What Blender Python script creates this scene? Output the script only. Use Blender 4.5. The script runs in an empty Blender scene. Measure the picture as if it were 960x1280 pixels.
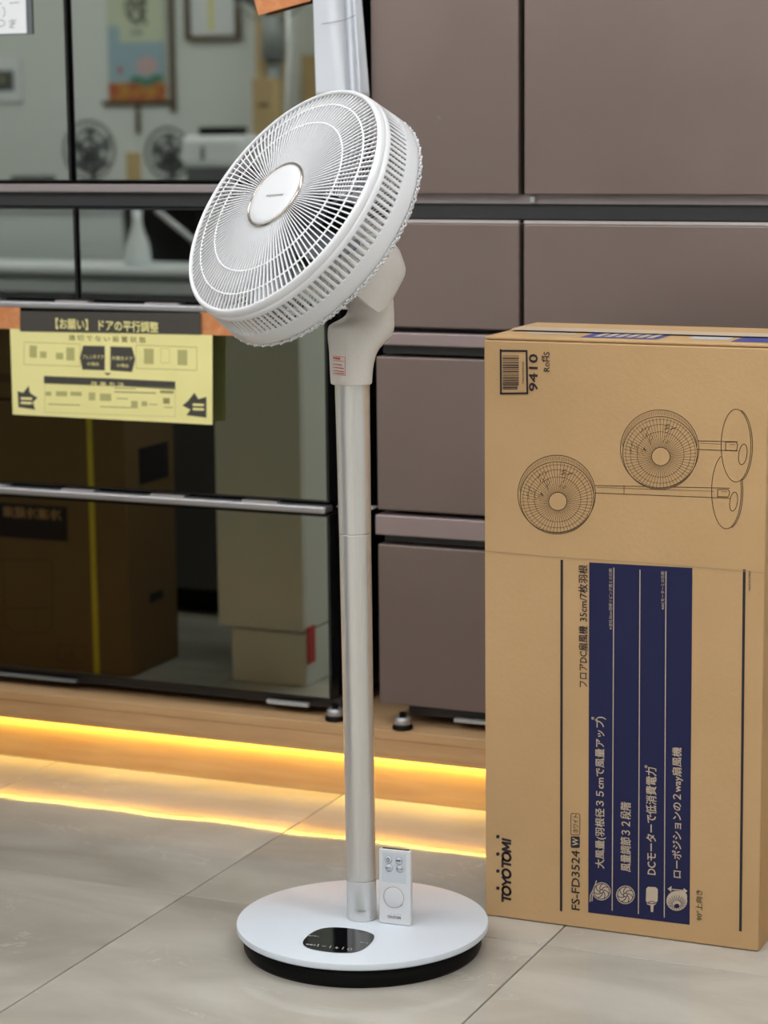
import bpy, bmesh, math, random
from mathutils import Vector, Matrix
random.seed(7)
sc = bpy.context.scene
PI = math.pi
# ------------------------------------------------------------------ camera
CAM = Vector((2.4334, -3.6840, 1.2))
CF = Vector((-0.397139, 0.902761, -0.165300)).normalized()
CR = Vector((0.915993, 0.401160, -0.009795)).normalized()
CU = CR.cross(CF).normalized()
FPX = 2914.9
cam_d = bpy.data.cameras.new('camera'); cam = bpy.data.objects.new('camera', cam_d); sc.collection.objects.link(cam)
cam.matrix_world = Matrix(((CR.x, CU.x, -CF.x, CAM.x), (CR.y, CU.y, -CF.y, CAM.y), (CR.z, CU.z, -CF.z, CAM.z), (0, 0, 0, 1)))
cam_d.sensor_fit = 'HORIZONTAL'; cam_d.sensor_width = 24; cam_d.lens = FPX * 24 / 960
cam_d.clip_start = .05; cam_d.clip_end = 60
cam_d.dof.use_dof = True; cam_d.dof.focus_distance = 3.32; cam_d.dof.aperture_fstop = 4.1
sc.camera = cam
# ------------------------------------------------------------------ world and exposure
w = bpy.data.worlds.new('world'); sc.world = w; w.use_nodes = True
w.node_tree.nodes['Background'].inputs[0].default_value = (.75, .8, .85, 1)
w.node_tree.nodes['Background'].inputs[1].default_value = .3
sc.view_settings.view_transform = 'Standard'; sc.view_settings.look = 'None'
sc.view_settings.gamma = 1; sc.view_settings.use_curve_mapping = False
sc.view_settings.exposure = 0.0
CEIL_LIGHT = 17.0      # strength of the ceiling panels
STRIP_LIGHT = 50.0    # strength of the warm strips under the platform


def ray(x, y): return CF + CR * ((x - 480) / FPX) - CU * ((y - 640) / FPX)
def on_y(x, y, Y): d = ray(x, y); return CAM + d * ((Y - CAM.y) / d.y)
def on_z(x, y, Z): d = ray(x, y); return CAM + d * ((Z - CAM.z) / d.z)

# ------------------------------------------------------------------ materials
def mat(name, col, rough=.5, metal=0., spec=.5, emit=None, estr=1., coat=0., trans=0., alpha=1.):
    m = bpy.data.materials.new(name); m.use_nodes = True
    b = m.node_tree.nodes['Principled BSDF']
    b.inputs['Base Color'].default_value = (*col, 1); b.inputs['Roughness'].default_value = rough
    b.inputs['Metallic'].default_value = metal; b.inputs['Specular IOR Level'].default_value = spec
    b.inputs['Coat Weight'].default_value = coat
    b.inputs['Transmission Weight'].default_value = trans; b.inputs['Alpha'].default_value = alpha
    if emit: b.inputs['Emission Color'].default_value = (*emit, 1); b.inputs['Emission Strength'].default_value = estr
    return m

def noisy(m, c2, scale=8., stretch=(1, 1, 1), lo=.4, hi=.6, detail=4., bump=0., bscale=None, rough2=None, world=True):
    """mix the base colour with c2 through a noise, optional fine relief"""
    nt = m.node_tree; N = nt.nodes; L = nt.links; b = N['Principled BSDF']
    geo = N.new('ShaderNodeNewGeometry'); mp = N.new('ShaderNodeMapping'); mp.inputs['Scale'].default_value = stretch
    if world: L.new(geo.outputs['Position'], mp.inputs['Vector'])
    else:
        tc = N.new('ShaderNodeTexCoord'); L.new(tc.outputs['Object'], mp.inputs['Vector'])
    n = N.new('ShaderNodeTexNoise'); n.inputs['Scale'].default_value = scale; n.inputs['Detail'].default_value = detail
    L.new(mp.outputs['Vector'], n.inputs['Vector'])
    r = N.new('ShaderNodeMapRange'); r.inputs['From Min'].default_value = lo; r.inputs['From Max'].default_value = hi
    L.new(n.outputs['Fac'], r.inputs['Value'])
    mx = N.new('ShaderNodeMix'); mx.data_type = 'RGBA'
    mx.inputs['A'].default_value = b.inputs['Base Color'].default_value[:]; mx.inputs['B'].default_value = (*c2, 1)
    L.new(r.outputs['Result'], mx.inputs['Factor']); L.new(mx.outputs['Result'], b.inputs['Base Color'])
    if bump:
        n2 = N.new('ShaderNodeTexNoise'); n2.inputs['Scale'].default_value = bscale or scale; n2.inputs['Detail'].default_value = 3
        L.new(mp.outputs['Vector'], n2.inputs['Vector'])
        bp = N.new('ShaderNodeBump'); bp.inputs['Strength'].default_value = bump; bp.inputs['Distance'].default_value = .01
        L.new(n2.outputs['Fac'], bp.inputs['Height']); L.new(bp.outputs['Normal'], b.inputs['Normal'])
    return m, mx, mp

M = {}
M['white'] = mat('white_plastic', (.655, .655, .67), .3)
M['wirewhite'] = mat('bright_white_plastic', (.80, .80, .82), .3)
M['neckwhite'] = noisy(mat('warm_white_plastic', (.64, .60, .56), .38), (.66, .62, .58), 300, bump=.02)[0]
M['blade'] = mat('blade_plastic_shaded', (.15, .16, .175), .25)  # white blades; the shadow inside the guard is put into this dark grey
M['basewhite'] = mat('satin_white_base', (.68, .73, .80), .32)
M['silver'] = noisy(mat('satin_silver_tube', (.72, .70, .68), .32, .75), (.69, .67, .65), 400, (1, 1, .05))[0]
M['socket'] = mat('clear_silver_socket', (.66, .66, .66), .22, .5)
M['chrome'] = mat('champagne_metal', (.55, .50, .45), .22, 1.)
M['black'] = mat('black_plastic', (.004, .004, .004), .5, spec=.12)
M['boxshade'] = mat('shade_darkened_carton', (.19, .125, .06), .8, spec=.2)  # cardboard darkened: the dim light on the mirrored cartons is put into the colour
M['blackgloss'] = mat('black_gloss_panel', (.006, .006, .007), .04, spec=.8, coat=.5)
M['mirror'] = mat('dark_mirror_glass', (.36, .385, .345), .015, 1.)
M['mirroredge'] = mat('glass_edge_black', (.01, .01, .01), .15)
M['rail'] = mat('satin_aluminium_rail', (.50, .49, .50), .45, .85)
M['railbrown'] = mat('brown_grey_rail', (.30, .26, .26), .4, .3)
M['fridge'] = noisy(mat('brown_grey_satin_steel', (.215, .162, .142), .42, .45), (.190, .143, .125), 2.2)[0]
M['fridgerail'] = mat('mauve_satin_rail', (.34, .265, .26), .38, .4)
M['fridgelip'] = mat('pale_door_lip', (.55, .50, .49), .35, .4)
M['recess'] = mat('dark_grey_recess', (.035, .035, .037), .45)
M['card'] = noisy(mat('kraft_cardboard', (.53, .34, .17), .75, spec=.2), (.49, .31, .15), 5., (1, 1, 1), .35, .65, bump=.06, bscale=160)[0]
M['cardedge'] = mat('cardboard_edge', (.40, .27, .15), .85, spec=.1)
M['ink'] = mat('black_ink', (.030, .024, .030), .6, spec=.2)
M['inkbrown'] = mat('brown_line_ink', (.13, .085, .045), .7, spec=.2)
M['navy'] = mat('navy_ink', (.018, .019, .062), .6, spec=.15)
M['cardink'] = mat('bare_card_lettering', (.50, .40, .30), .7, spec=.2)
M['bluetop'] = mat('blue_print', (.05, .06, .25), .5)
M['palegrey'] = mat('pale_grey_print', (.48, .49, .50), .5)
M['greyink'] = mat('grey_print', (.16, .16, .17), .5)
M['redink'] = mat('red_print', (.62, .10, .07), .5)
M['panelwhite'] = mat('white_print', (.72, .74, .76), .5)
M['remote2'] = mat('remote_grey_sheet', (.56, .60, .65), .25)
M['yellow'] = noisy(mat('yellow_paper', (.84, .77, .34), .6, spec=.3), (.80, .73, .31), 6.)[0]
M['signblack'] = mat('charcoal_paper', (.055, .048, .040), .6)
M['olive'] = mat('faint_olive_print', (.45, .42, .16), .6)
M['olive2'] = mat('olive_line_print', (.30, .27, .10), .6)
M['copper'] = noisy(mat('orange_copper_card', (.56, .20, .07), .5), (.66, .29, .12), 60., (1, 1, 1), .45, .7)[0]
M['bag'] = mat('milky_white_plastic_film', (.66, .69, .74), .42)
M['paper'] = mat('white_paper', (.80, .81, .83), .6)
M['greyedge'] = mat('card_edge_grey', (.13, .14, .15), .2)
M['wall'] = mat('pale_wall_paint', (.75, .765, .745), .8)
M['ceil'] = mat('ceiling_white', (.82, .82, .81), .85)
M['light'] = mat('ceiling_diffuser', (.9, .9, .9), .5, emit=(.96, .98, 1.0), estr=CEIL_LIGHT)
M['strip'] = mat('warm_light_strip', (1, .9, .6), .5, emit=(1., .70, .11), estr=STRIP_LIGHT)
M['tan'] = noisy(mat('tan_card', (.50, .36, .18), .7), (.46, .32, .16), 9.)[0]
M['darkbrown'] = mat('dark_wood', (.12, .075, .035), .5)
M['applwhite'] = mat('white_enamel', (.66, .67, .62), .3)
M['red'] = mat('red_card', (.5, .03, .03), .5)
M['bench'] = mat('pale_laminate', (.74, .76, .78), .35)
M['darkgrey'] = mat('dark_grey_plastic', (.09, .09, .095), .4)
M['midgrey'] = mat('mid_grey_plastic', (.22, .23, .23), .45)
M['scrollpaper'] = mat('scroll_silk', (.62, .66, .50), .7)
M['green'] = mat('leaf_print', (.08, .25, .17), .6)
M['pink'] = mat('flower_print', (.62, .42, .42), .6)
M['sky'] = mat('pale_blue_print', (.35, .47, .55), .6)
M['orangeb'] = noisy(mat('red_gold_brocade', (.45, .09, .04), .6), (.55, .30, .06), 30.)[0]
M['yellowstrap'] = mat('yellow_strap', (.62, .52, .03), .4)
M['rubber'] = mat('grey_grout', (.23, .21, .19), .9)

# wood laminate with long grain
def wood(name, c1, c2):
    m = mat(name, c1, .42, spec=.4)
    noisy(m, c2, 7., (.9, 6, 11), .35, .65, 6.)
    return m
M['wood'] = wood('light_oak_laminate', (.56, .36, .19), (.49, .30, .15))

# polished porcelain tile
def tile_mat():
    m = mat('polished_stone_tile', (.44, .405, .35), .055, spec=.28)
    nt = m.node_tree; N = nt.nodes; L = nt.links; b = N['Principled BSDF']
    geo = N.new('ShaderNodeNewGeometry'); oi = N.new('ShaderNodeObjectInfo')
    add = N.new('ShaderNodeVectorMath'); add.operation = 'ADD'
    mul = N.new('ShaderNodeMath'); mul.operation = 'MULTIPLY'; mul.inputs[1].default_value = 30
    L.new(oi.outputs['Random'], mul.inputs[0]); L.new(geo.outputs['Position'], add.inputs[0]); L.new(mul.outputs[0], add.inputs[1])
    mp = N.new('ShaderNodeMapping'); mp.inputs['Scale'].default_value = (1, 2.2, 1); mp.inputs['Rotation'].default_value = (0, 0, .5)
    L.new(add.outputs[0], mp.inputs[0])
    n = N.new('ShaderNodeTexNoise'); n.inputs['Scale'].default_value = 2.2; n.inputs['Detail'].default_value = 6; n.inputs['Distortion'].default_value = .8
    L.new(mp.outputs[0], n.inputs['Vector'])
    r = N.new('ShaderNodeValToRGB'); e = r.color_ramp.elements
    e[0].position = .32; e[0].color = (.355, .32, .27, 1); e[1].position = .70; e[1].color = (.52, .485, .425, 1)
    L.new(n.outputs['Fac'], r.inputs[0])
    n2 = N.new('ShaderNodeTexNoise'); n2.inputs['Scale'].default_value = 6.; n2.inputs['Detail'].default_value = 7; n2.inputs['Distortion'].default_value = 1.6
    L.new(mp.outputs[0], n2.inputs['Vector'])
    s = N.new('ShaderNodeMath'); s.operation = 'SUBTRACT'; s.inputs[1].default_value = .5; L.new(n2.outputs['Fac'], s.inputs[0])
    ab = N.new('ShaderNodeMath'); ab.operation = 'ABSOLUTE'; L.new(s.outputs[0], ab.inputs[0])
    mr = N.new('ShaderNodeMapRange'); mr.inputs['From Min'].default_value = 0; mr.inputs['From Max'].default_value = .016
    mr.inputs['To Min'].default_value = 1; mr.inputs['To Max'].default_value = 0; L.new(ab.outputs[0], mr.inputs['Value'])
    n3 = N.new('ShaderNodeTexNoise'); n3.inputs['Scale'].default_value = 5; L.new(mp.outputs[0], n3.inputs['Vector'])
    mr3 = N.new('ShaderNodeMapRange'); mr3.inputs['From Min'].default_value = .52; mr3.inputs['From Max'].default_value = .68; mr3.inputs['To Max'].default_value = .35
    L.new(n3.outputs['Fac'], mr3.inputs['Value'])
    mm = N.new('ShaderNodeMath'); mm.operation = 'MULTIPLY'; L.new(mr.outputs[0], mm.inputs[0]); L.new(mr3.outputs[0], mm.inputs[1])
    mx = N.new('ShaderNodeMix'); mx.data_type = 'RGBA'; mx.inputs['B'].default_value = (.70, .67, .62, 1)
    L.new(mm.outputs[0], mx.inputs['Factor']); L.new(r.outputs[0], mx.inputs['A']); L.new(mx.outputs['Result'], b.inputs['Base Color'])
    nb = N.new('ShaderNodeTexNoise'); nb.inputs['Scale'].default_value = 5.; nb.inputs['Detail'].default_value = 1
    L.new(geo.outputs['Position'], nb.inputs['Vector'])
    bp = N.new('ShaderNodeBump'); bp.inputs['Strength'].default_value = .05; bp.inputs['Distance'].default_value = .02
    L.new(nb.outputs['Fac'], bp.inputs['Height']); L.new(bp.outputs['Normal'], b.inputs['Normal'])
    return m
M['tile'] = tile_mat()

# ------------------------------------------------------------------ object helpers
def link(o, parent=None):
    sc.collection.objects.link(o)
    if parent is not None: o.parent = parent
    return o

def wloc(o):
    v = Vector((0, 0, 0))
    while o is not None: v = v + o.location; o = o.parent
    return v

def thing(name, label, cat, loc, group=None):
    o = bpy.data.objects.new(name, None); o.location = loc; o.empty_display_size = .05
    link(o); tag(o, label, cat, group); return o

def tag(o, label=None, cat=None, group=None, kind=None):
    if label: o['label'] = label
    if cat: o['category'] = cat
    if group: o['group'] = group
    if kind: o['kind'] = kind
    return o

class MB:
    """collects shapes in world coordinates"""
    def __init__(s): s.v = []; s.f = []; s.smooth = []
    def add(s, vs, fs, smooth=False):
        k = len(s.v); s.v += [Vector(v) for v in vs]; s.f += [[i + k for i in f] for f in fs]; s.smooth += [smooth] * len(fs); return s
    def box(s, x0, x1, y0, y1, z0, z1):
        return s.add([(x, y, z) for z in (z0, z1) for y in (y0, y1) for x in (x0, x1)],
                     [(0, 2, 3, 1), (4, 5, 7, 6), (0, 1, 5, 4), (2, 6, 7, 3), (0, 4, 6, 2), (1, 3, 7, 5)])
    def obox(s, c, ax, ay, az, hx, hy, hz):
        c = Vector(c); ax, ay, az = [Vector(a).normalized() for a in (ax, ay, az)]
        return s.add([c + ax * hx * i + ay * hy * j + az * hz * k for k in (-1, 1) for j in (-1, 1) for i in (-1, 1)],
                     [(0, 2, 3, 1), (4, 5, 7, 6), (0, 1, 5, 4), (2, 6, 7, 3), (0, 4, 6, 2), (1, 3, 7, 5)])
    def loft(s, rings, closed=True, caps=True, smooth=True, loop=False):
        n = len(rings[0]); vs = [p for r in rings for p in r]; fs = []
        R = len(rings)
        for i in range(R if loop else R - 1):
            for j in range(n if closed else n - 1):
                a = i * n + j; b = i * n + (j + 1) % n; c = ((i + 1) % R) * n + (j + 1) % n; d = ((i + 1) % R) * n + j
                fs.append((a, b, c, d))
        s.add(vs, fs, smooth)
        if caps and not loop:
            k = len(s.v) - len(vs); s.f.append([k + j for j in range(n)][::-1]); s.smooth.append(False)
            s.f.append([k + (R - 1) * n + j for j in range(n)]); s.smooth.append(False)
        return s
    def lathe(s, prof, c=(0, 0, 0), axis=(0, 0, 1), n=48, closed=False, smooth=True):
        """prof: (radius, height along axis)"""
        c = Vector(c); ax = Vector(axis).normalized()
        u = ax.orthogonal().normalized(); v = ax.cross(u)
        rings = [[c + ax * h + (u * math.cos(2 * PI * j / n) + v * math.sin(2 * PI * j / n)) * max(r, 1e-5) for j in range(n)] for r, h in prof]
        return s.loft(rings, True, False, smooth, loop=closed)
    def tube(s, pts, r, n=8, closed=False, caps=True):
        pts = [Vector(p) for p in pts]; rings = []; prev = None
        for i, p in enumerate(pts):
            a = pts[i - 1] if (i > 0 or closed) else p; b = pts[(i + 1) % len(pts)] if (i < len(pts) - 1 or closed) else p
            d = (b - a).normalized(); u = prev
            if u is None: u = d.orthogonal()
            u = (u - d * u.dot(d)).normalized(); prev = u; v = d.cross(u)
            rr = r[i] if isinstance(r, (list, tuple)) else r
            rings.append([p + (u * math.cos(2 * PI * j / n) + v * math.sin(2 * PI * j / n)) * rr for j in range(n)])
        return s.loft(rings, True, caps, True, loop=closed)
    def prism(s, outline, d, smooth=False):
        """outline: 3D points of one face, d: extrusion vector"""
        o = [Vector(p) for p in outline]; d = Vector(d); n = len(o)
        return s.add(o + [p + d for p in o], [list(range(n))[::-1], [n + i for i in range(n)]] + [(i, (i + 1) % n, n + (i + 1) % n, n + i) for i in range(n)])
    def build(s, name, m, parent=None, bevel=0., seg=2, recalc=True, solid=0., auto=False):
        off = wloc(parent) if parent is not None else Vector((0, 0, 0))
        me = bpy.data.meshes.new(name); me.from_pydata([tuple(v - off) for v in s.v], [], s.f)
        me.polygons.foreach_set('use_smooth', s.smooth); me.materials.append(m)
        if recalc:
            bm = bmesh.new(); bm.from_mesh(me); bmesh.ops.remove_doubles(bm, verts=bm.verts, dist=1e-6)
            bmesh.ops.recalc_face_normals(bm, faces=bm.faces); bm.to_mesh(me); bm.free()
        o = bpy.data.objects.new(name, me); link(o, parent)
        if solid:
            md = o.modifiers.new('solid', 'SOLIDIFY'); md.thickness = solid; md.offset = 0
        if bevel:
            md = o.modifiers.new('bevel', 'BEVEL'); md.width = bevel; md.segments = seg; md.limit_method = 'ANGLE'; md.angle_limit = math.radians(40)
        return o

def text(s, p0, p1, up, m, parent, height=None, bold=0., label=None, thick=0.):
    """flat lettering whose baseline runs from p0 to p1 (world), ascending along up; height = glyph height along up"""
    p0 = Vector(p0); p1 = Vector(p1); up = Vector(up).normalized()
    cu = bpy.data.curves.new('lettering', 'FONT'); cu.body = s; cu.size = 1; cu.resolution_u = 2; cu.fill_mode = 'FRONT'
    o = bpy.data.objects.new('lettering_source', cu); sc.collection.objects.link(o)
    bpy.context.view_layer.update()
    me = bpy.data.meshes.new_from_object(o.evaluated_get(bpy.context.evaluated_depsgraph_get()))
    bpy.data.objects.remove(o); me.name = 'lettering'
    xs = [v.co.x for v in me.vertices]; ys = [v.co.y for v in me.vertices]
    if not xs: return None
    x0, x1, y0, y1 = min(xs), max(xs), min(ys), max(ys)
    L = (p1 - p0); d = L / (x1 - x0); hs = (height / (y1 - y0)) if height else d.length
    off = wloc(parent)
    for v in me.vertices: v.co = p0 + d * (v.co.x - x0) + up * hs * (v.co.y - y0) - off
    if bold:      # heavier strokes: the same flat glyphs laid again, shifted by a hair
        e1 = d * (bold * .55); e2 = up * hs * (bold * .55)
        vs = [v.co.copy() for v in me.vertices]; fs = [tuple(p.vertices) for p in me.polygons]; V_ = []; F_ = []
        nn = d.cross(up).normalized() * .00005
        for q_, (sx, sy) in enumerate(((1, 1), (-1, 1), (-1, -1), (1, -1))):
            k = len(V_); V_ += [tuple(v + e1 * sx + e2 * sy + nn * q_) for v in vs]; F_ += [tuple(i + k for i in f) for f in fs]
        me = bpy.data.meshes.new('lettering'); me.from_pydata(V_, [], F_)
    me.materials.clear(); me.materials.append(m)
    q = bpy.data.objects.new('lettering', me); link(q, parent)
    if label: q['label'] = label
    return q

def strokes(lines, width, nrm, name, m, parent, closed=False):
    """flat drawn lines: list of polylines (world points) lying in a plane of normal nrm"""
    mb = MB(); nrm = Vector(nrm).normalized()
    for ln in lines:
        ln = [Vector(p) for p in ln]
        for a, b in zip(ln, ln[1:]):
            d = b - a
            if d.length < 1e-7: continue
            s = d.normalized().cross(nrm) * width / 2; e = d.normalized() * width * .35
            mb.add([a - s - e, b - s + e, b + s + e, a + s - e], [(0, 1, 2, 3)])
    return mb.build(name, m, parent, recalc=False)

def dup(root, loc):
    r = root.copy(); sc.collection.objects.link(r); r.location = loc
    for ch in list(root.children):
        c = ch.copy(); sc.collection.objects.link(c); c.parent = r
        for g in list(ch.children):
            d = g.copy(); sc.collection.objects.link(d); d.parent = c
    return r

# ================================================================== THE ROOM
X0, X1, Y0, Y1, ZC = -4.2, 4.2, -5.2, .80, 2.75
def struct(name, mb, m, **k): o = mb.build(name, m, **k); o['kind'] = 'structure'; return o
fl = struct('floor', MB().box(X0, X1, Y0, Y1, -.06, -.004), M['rubber'])
me_tile = None
gx, gy = 1.322, -.585; T = .6015
for i in range(-10, 6):
    for j in range(-9, 4):
        x, y = gx + i * T, gy + j * T
        if x + T < X0 or x > X1 or y + T < Y0 or y > Y1: continue
        if x < X0 or x + T > X1 or y < Y0 or y + T > Y1:      # cut tiles along the walls
            a, b, c, d = max(x, X0), min(x + T, X1), max(y, Y0), min(y + T, Y1)
            if b - a < .02 or d - c < .02: continue
            o = MB().box(a + .0012, b - .0012, c + .0012, d - .0012, -.012, 0).build('tile', M['tile'], fl)
            continue
        if me_tile is None:
            o = MB().box(-T / 2 + .0012, T / 2 - .0012, -T / 2 + .0012, T / 2 - .0012, -.012, 0).build('tile', M['tile'], fl)
            bm = bmesh.new(); bm.from_mesh(o.data)
            bmesh.ops.bevel(bm, geom=[e for e in bm.edges if all(v.co.z > -.001 for v in e.verts)], offset=.0008, segments=1, affect='EDGES'); bm.to_mesh(o.data); bm.free()
            me_tile = o.data
        else:
            o = bpy.data.objects.new('tile', me_tile); link(o, fl)
        o.location = (x + T / 2, y + T / 2, 0)
struct('ceiling', MB().box(X0, X1, Y0, Y1, ZC, ZC + .05), M['ceil'])
struct('wall_back', MB().box(X0, X1, Y1, Y1 + .08, 0, ZC), M['wall'])
struct('wall_front', MB().box(X0, X1, Y0 - .08, Y0, 0, ZC), M['wall'])
struct('wall_left', MB().box(X0 - .08, X0, Y0 - .08, Y1 + .08, 0, ZC), M['wall'])
struct('wall_right', MB().box(X1, X1 + .08, Y0 - .08, Y1 + .08, 0, ZC), M['wall'])
struct('baseboard_front', MB().box(X0, X1, Y0, Y0 + .012, 0, .08), M['bench'])

# ceiling lights
first = None
for i, x in enumerate((-3.0, -1.2, .6, 2.4)):
    for j, y in enumerate((-3.8, -2.4, -1.0)):
        if (i, j) in ((0, 2), (1, 2)): continue
        where = ['nearest the left wall', 'second row from the left wall', 'third row from the left wall', 'nearest the right wall'][i]
        depth = ['at the front wall', 'in mid room', 'nearest the refrigerators'][j]
        if first is None:
            first = thing('ceiling_light', '', 'ceiling light', (x, y, ZC - .03), 'long ceiling light panels'); t = first
            MB().box(x - .64, x + .64, y - .17, y + .17, ZC - .03, ZC).build('housing', M['white'], t)
            MB().box(x - .61, x + .61, y - .14, y + .14, ZC - .034, ZC - .031).build('diffuser', M['light'], t)
        else: t = dup(first, (x, y, ZC - .03))
        t['label'] = 'long white ceiling light panel, %s, %s' % (where, depth)

# ================================================================== PLATFORM
pl = thing('display_platform', 'low light oak display platform with glowing warm strip beneath its edge', 'platform', (.7, .3, 0))
PX0, PX1, PZ = -1.8, 2.9, .133
MB().box(PX0, PX1, .0, .78, PZ - .018, PZ).build('top_board', M['wood'], pl, bevel=.0015)
MB().box(PX0, PX1, .0005, .0065, .088, PZ - .0185).build('fascia_board', M['wood'], pl, bevel=.0008)
MB().box(PX0, PX1, .0014, .0030, .0788, .0879).build('lip_board', M['wood'], pl)
MB().box(PX0, PX1, .0068, .045, .0955, PZ - .0185).build('inner_board', M['wood'], pl)
MB().box(PX0, PX1, .0355, .045, .0730, .0953).build('inner_board', M['wood'], pl)
MB().box(PX0, PX1, .014, .045, .0005, .0725).build('riser_board', M['wood'], pl, bevel=.0006)
MB().box(PX0, PX1, .0036, .0088, .0797, .0877).build('light_strip', M['strip'], pl)
MB().box(PX0, PX1, 0.0455, .06, 0, PZ - .02).build('support_board', M['wood'], pl)
MB().box(PX0, PX1, .76, .78, 0, PZ - .02).build('support_board', M['wood'], pl)

# ================================================================== LEFT FRIDGE (dark mirror glass)
FY = .030
lf = thing('refrigerator', 'black mirror-glass French door refrigerator with silver rails and yellow notice', 'refrigerator', (.2, .35, PZ))
LX0, LX1, LS = -.36, .692, .1855
MB().box(LX0 + .005, .700, .075, .70, .158, 1.83).build('cabinet', M['black'], lf, bevel=.004)
MB().box(LX0 + .01, .700, .055, .10, .148, .166).build('bottom_grille', M['recess'], lf)
def glassdoor(nm, x0, x1, z0, z1, rim=.004):
    d = MB().box(x0, x1, FY + .002, .072, z0, z1).build(nm, M['mirroredge'], lf, bevel=.002)
    MB().box(x0 + rim, x1 - rim, FY, FY + .0018, z0 + rim, z1 - rim).build('glass_front', M['mirror'], d)
    return d
glassdoor('door', LX0, LS - .005, 1.096, 1.82); glassdoor('door', LS + .004, LX1, 1.096, 1.82)
glassdoor('drawer', LX0, LS + .001, .881, 1.050); glassdoor('drawer', LS + .007, LX1, .881, 1.050)
dr1 = glassdoor('drawer', LX0, LX1, .530, .860)
dr2 = glassdoor('drawer', LX0, LX1, .168, .508)
MB().box(LX0, LX1, FY + .004, .06, 1.077, 1.092).build('rail', M['railbrown'], lf, bevel=.002)
MB().box(LX0, LX1, FY + .02, .062, 1.052, 1.076).build('recess_strip', M['recess'], lf)
for z in (.868, .5155):
    MB().box(LX0, LX1 - .003, FY - .010, .055, z - .0045, z + .008).build('handle_rail', M['rail'], lf, bevel=.003)
    for k in range(6):
        x = LX0 + .12 + k * .19
        MB().box(x, x + .07, FY - .004, FY + .02, z + .0085, z + .011).build('rail_clip', M['fridgelip'], lf)
MB().box(.556, .64, FY + .01, .05, .148, .1555).build('vent_plate', M['palegrey'], lf)
MB().box(LX0, .15, FY + .01, .05, .150, .156).build('vent_plate', M['midgrey'], lf)
def foot(x, y, parent):
    f_ = MB().lathe([(0, PZ + .0003), (.018, PZ + .0003), (.019, PZ + .003), (.017, PZ + .008), (0, PZ + .008)], (x, y, 0), n=24).build('foot', M['black'], parent)
    MB().lathe([(0, PZ + .0082), (.0145, PZ + .0082), (.0155, PZ + .011), (.0155, PZ + .018), (.0135, PZ + .0215), (0, PZ + .0215)], (x, y, 0), n=24).build('chrome_collar', M['rail'], f_)
    MB().lathe([(.006, PZ + .0216), (.006, PZ + .030)], (x, y, 0), n=12).build('screw', M['black'], f_)
foot(.706 - .006, .028, lf); foot(LX0 + .05, .028, lf)
# papers and tags on the left fridge --------------------------------------------------
def quadpx(pts, Y): return [on_y(x, y, Y) for x, y in pts]
# white hand-written card at the top left
card = thing('note_card', 'white hand-lettered card at the top left of the refrigerator door', 'card', on_y(10, 20, .02))
a, b = on_y(-60, 44, .020), on_y(28.5, -60, .020)
MB().box(a.x, b.x, .0235, .0245, a.z, b.z + .1).build('paper', M['paper'], card)
a, b = on_y(26, 43, .027), on_y(37, -60, .027)
MB().box(a.x - .12, b.x, .0265, .0295, a.z, b.z + .1).build('grey_edge', M['greyedge'], card)  # grey rectangle showing past the card's right edge
def pxl(pts, Y): return [on_y(x, y, Y) for x, y in pts]
def arc(cx, cy, rx, ry, a0, a1, n=10, rot=0):
    o = []
    for i in range(n + 1):
        t = math.radians(a0 + (a1 - a0) * i / n); x, y = rx * math.cos(t), ry * math.sin(t)
        c, s_ = math.cos(math.radians(rot)), math.sin(math.radians(rot)); o.append((cx + x * c - y * s_, cy + x * s_ + y * c))
    return o
strokes([pxl(l, .0232) for l in (arc(1, 29, 5, 4, -120, 140), arc(3, 15, 3, 6, -80, 80), [(11, 27), (20, 25.5)], [(12, 30), (19, 29)], [(15, 24), (17, 30), (12, 34), (18, 34.5)], [(-4, 5), (2, 4)], [(12, 4), (24, 3)])], .0012, (0, -1, 0), 'handwriting', M['greyink'], card)
# orange card at top right of the door
oc = MB(); P = quadpx([(300, -60), (312, -20), (323, 19), (388, 1), (384, -60)], .012)
oc.prism(P, (0, .0015, 0)); o = oc.build('price_card', M['copper']); tag(o, 'orange speckled card hanging tilted above the grey pole reflection', 'card')
# milky plastic film bag hanging between the refrigerators
bagt = MB(); rows = []
for i in range(26):
    t = i / 25; y = 121 - t * 200; row = []
    for j in range(61):
        u = j / 60
        xl = 395 - 5 * min(1, t * 1.2); xr = 462 - 10 * min(1, t * 1.6)
        x = xl + (xr - xl) * u
        fold = .012 * math.exp(-((u - .62 - .05 * t) / .035) ** 2) + .010 * math.exp(-((u - .78 - .03 * t) / .03) ** 2) + .006 * math.sin(u * 9 + t * 2) * (.3 + u)
        edge = .03 * max(0, u - .82) / .18
        row.append(on_y(x, y, -.012 + fold + edge - .012 * math.sin(PI * min(1, u / .6))))
    rows.append(row)
bagt.loft(rows, closed=False, caps=False); o = bagt.build('plastic_bag', M['bag'], solid=.0008); tag(o, 'milky white folded plastic film hanging beside the brown refrigerator, behind the fan', 'plastic bag')
strokes([[on_y(x, y, -.030) for x, y in ((402, 30), (418, 27.5), (434, 24), (444, 19))]], .0012, (0, -1, 0), 'crease', M['greyink'], o)

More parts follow.
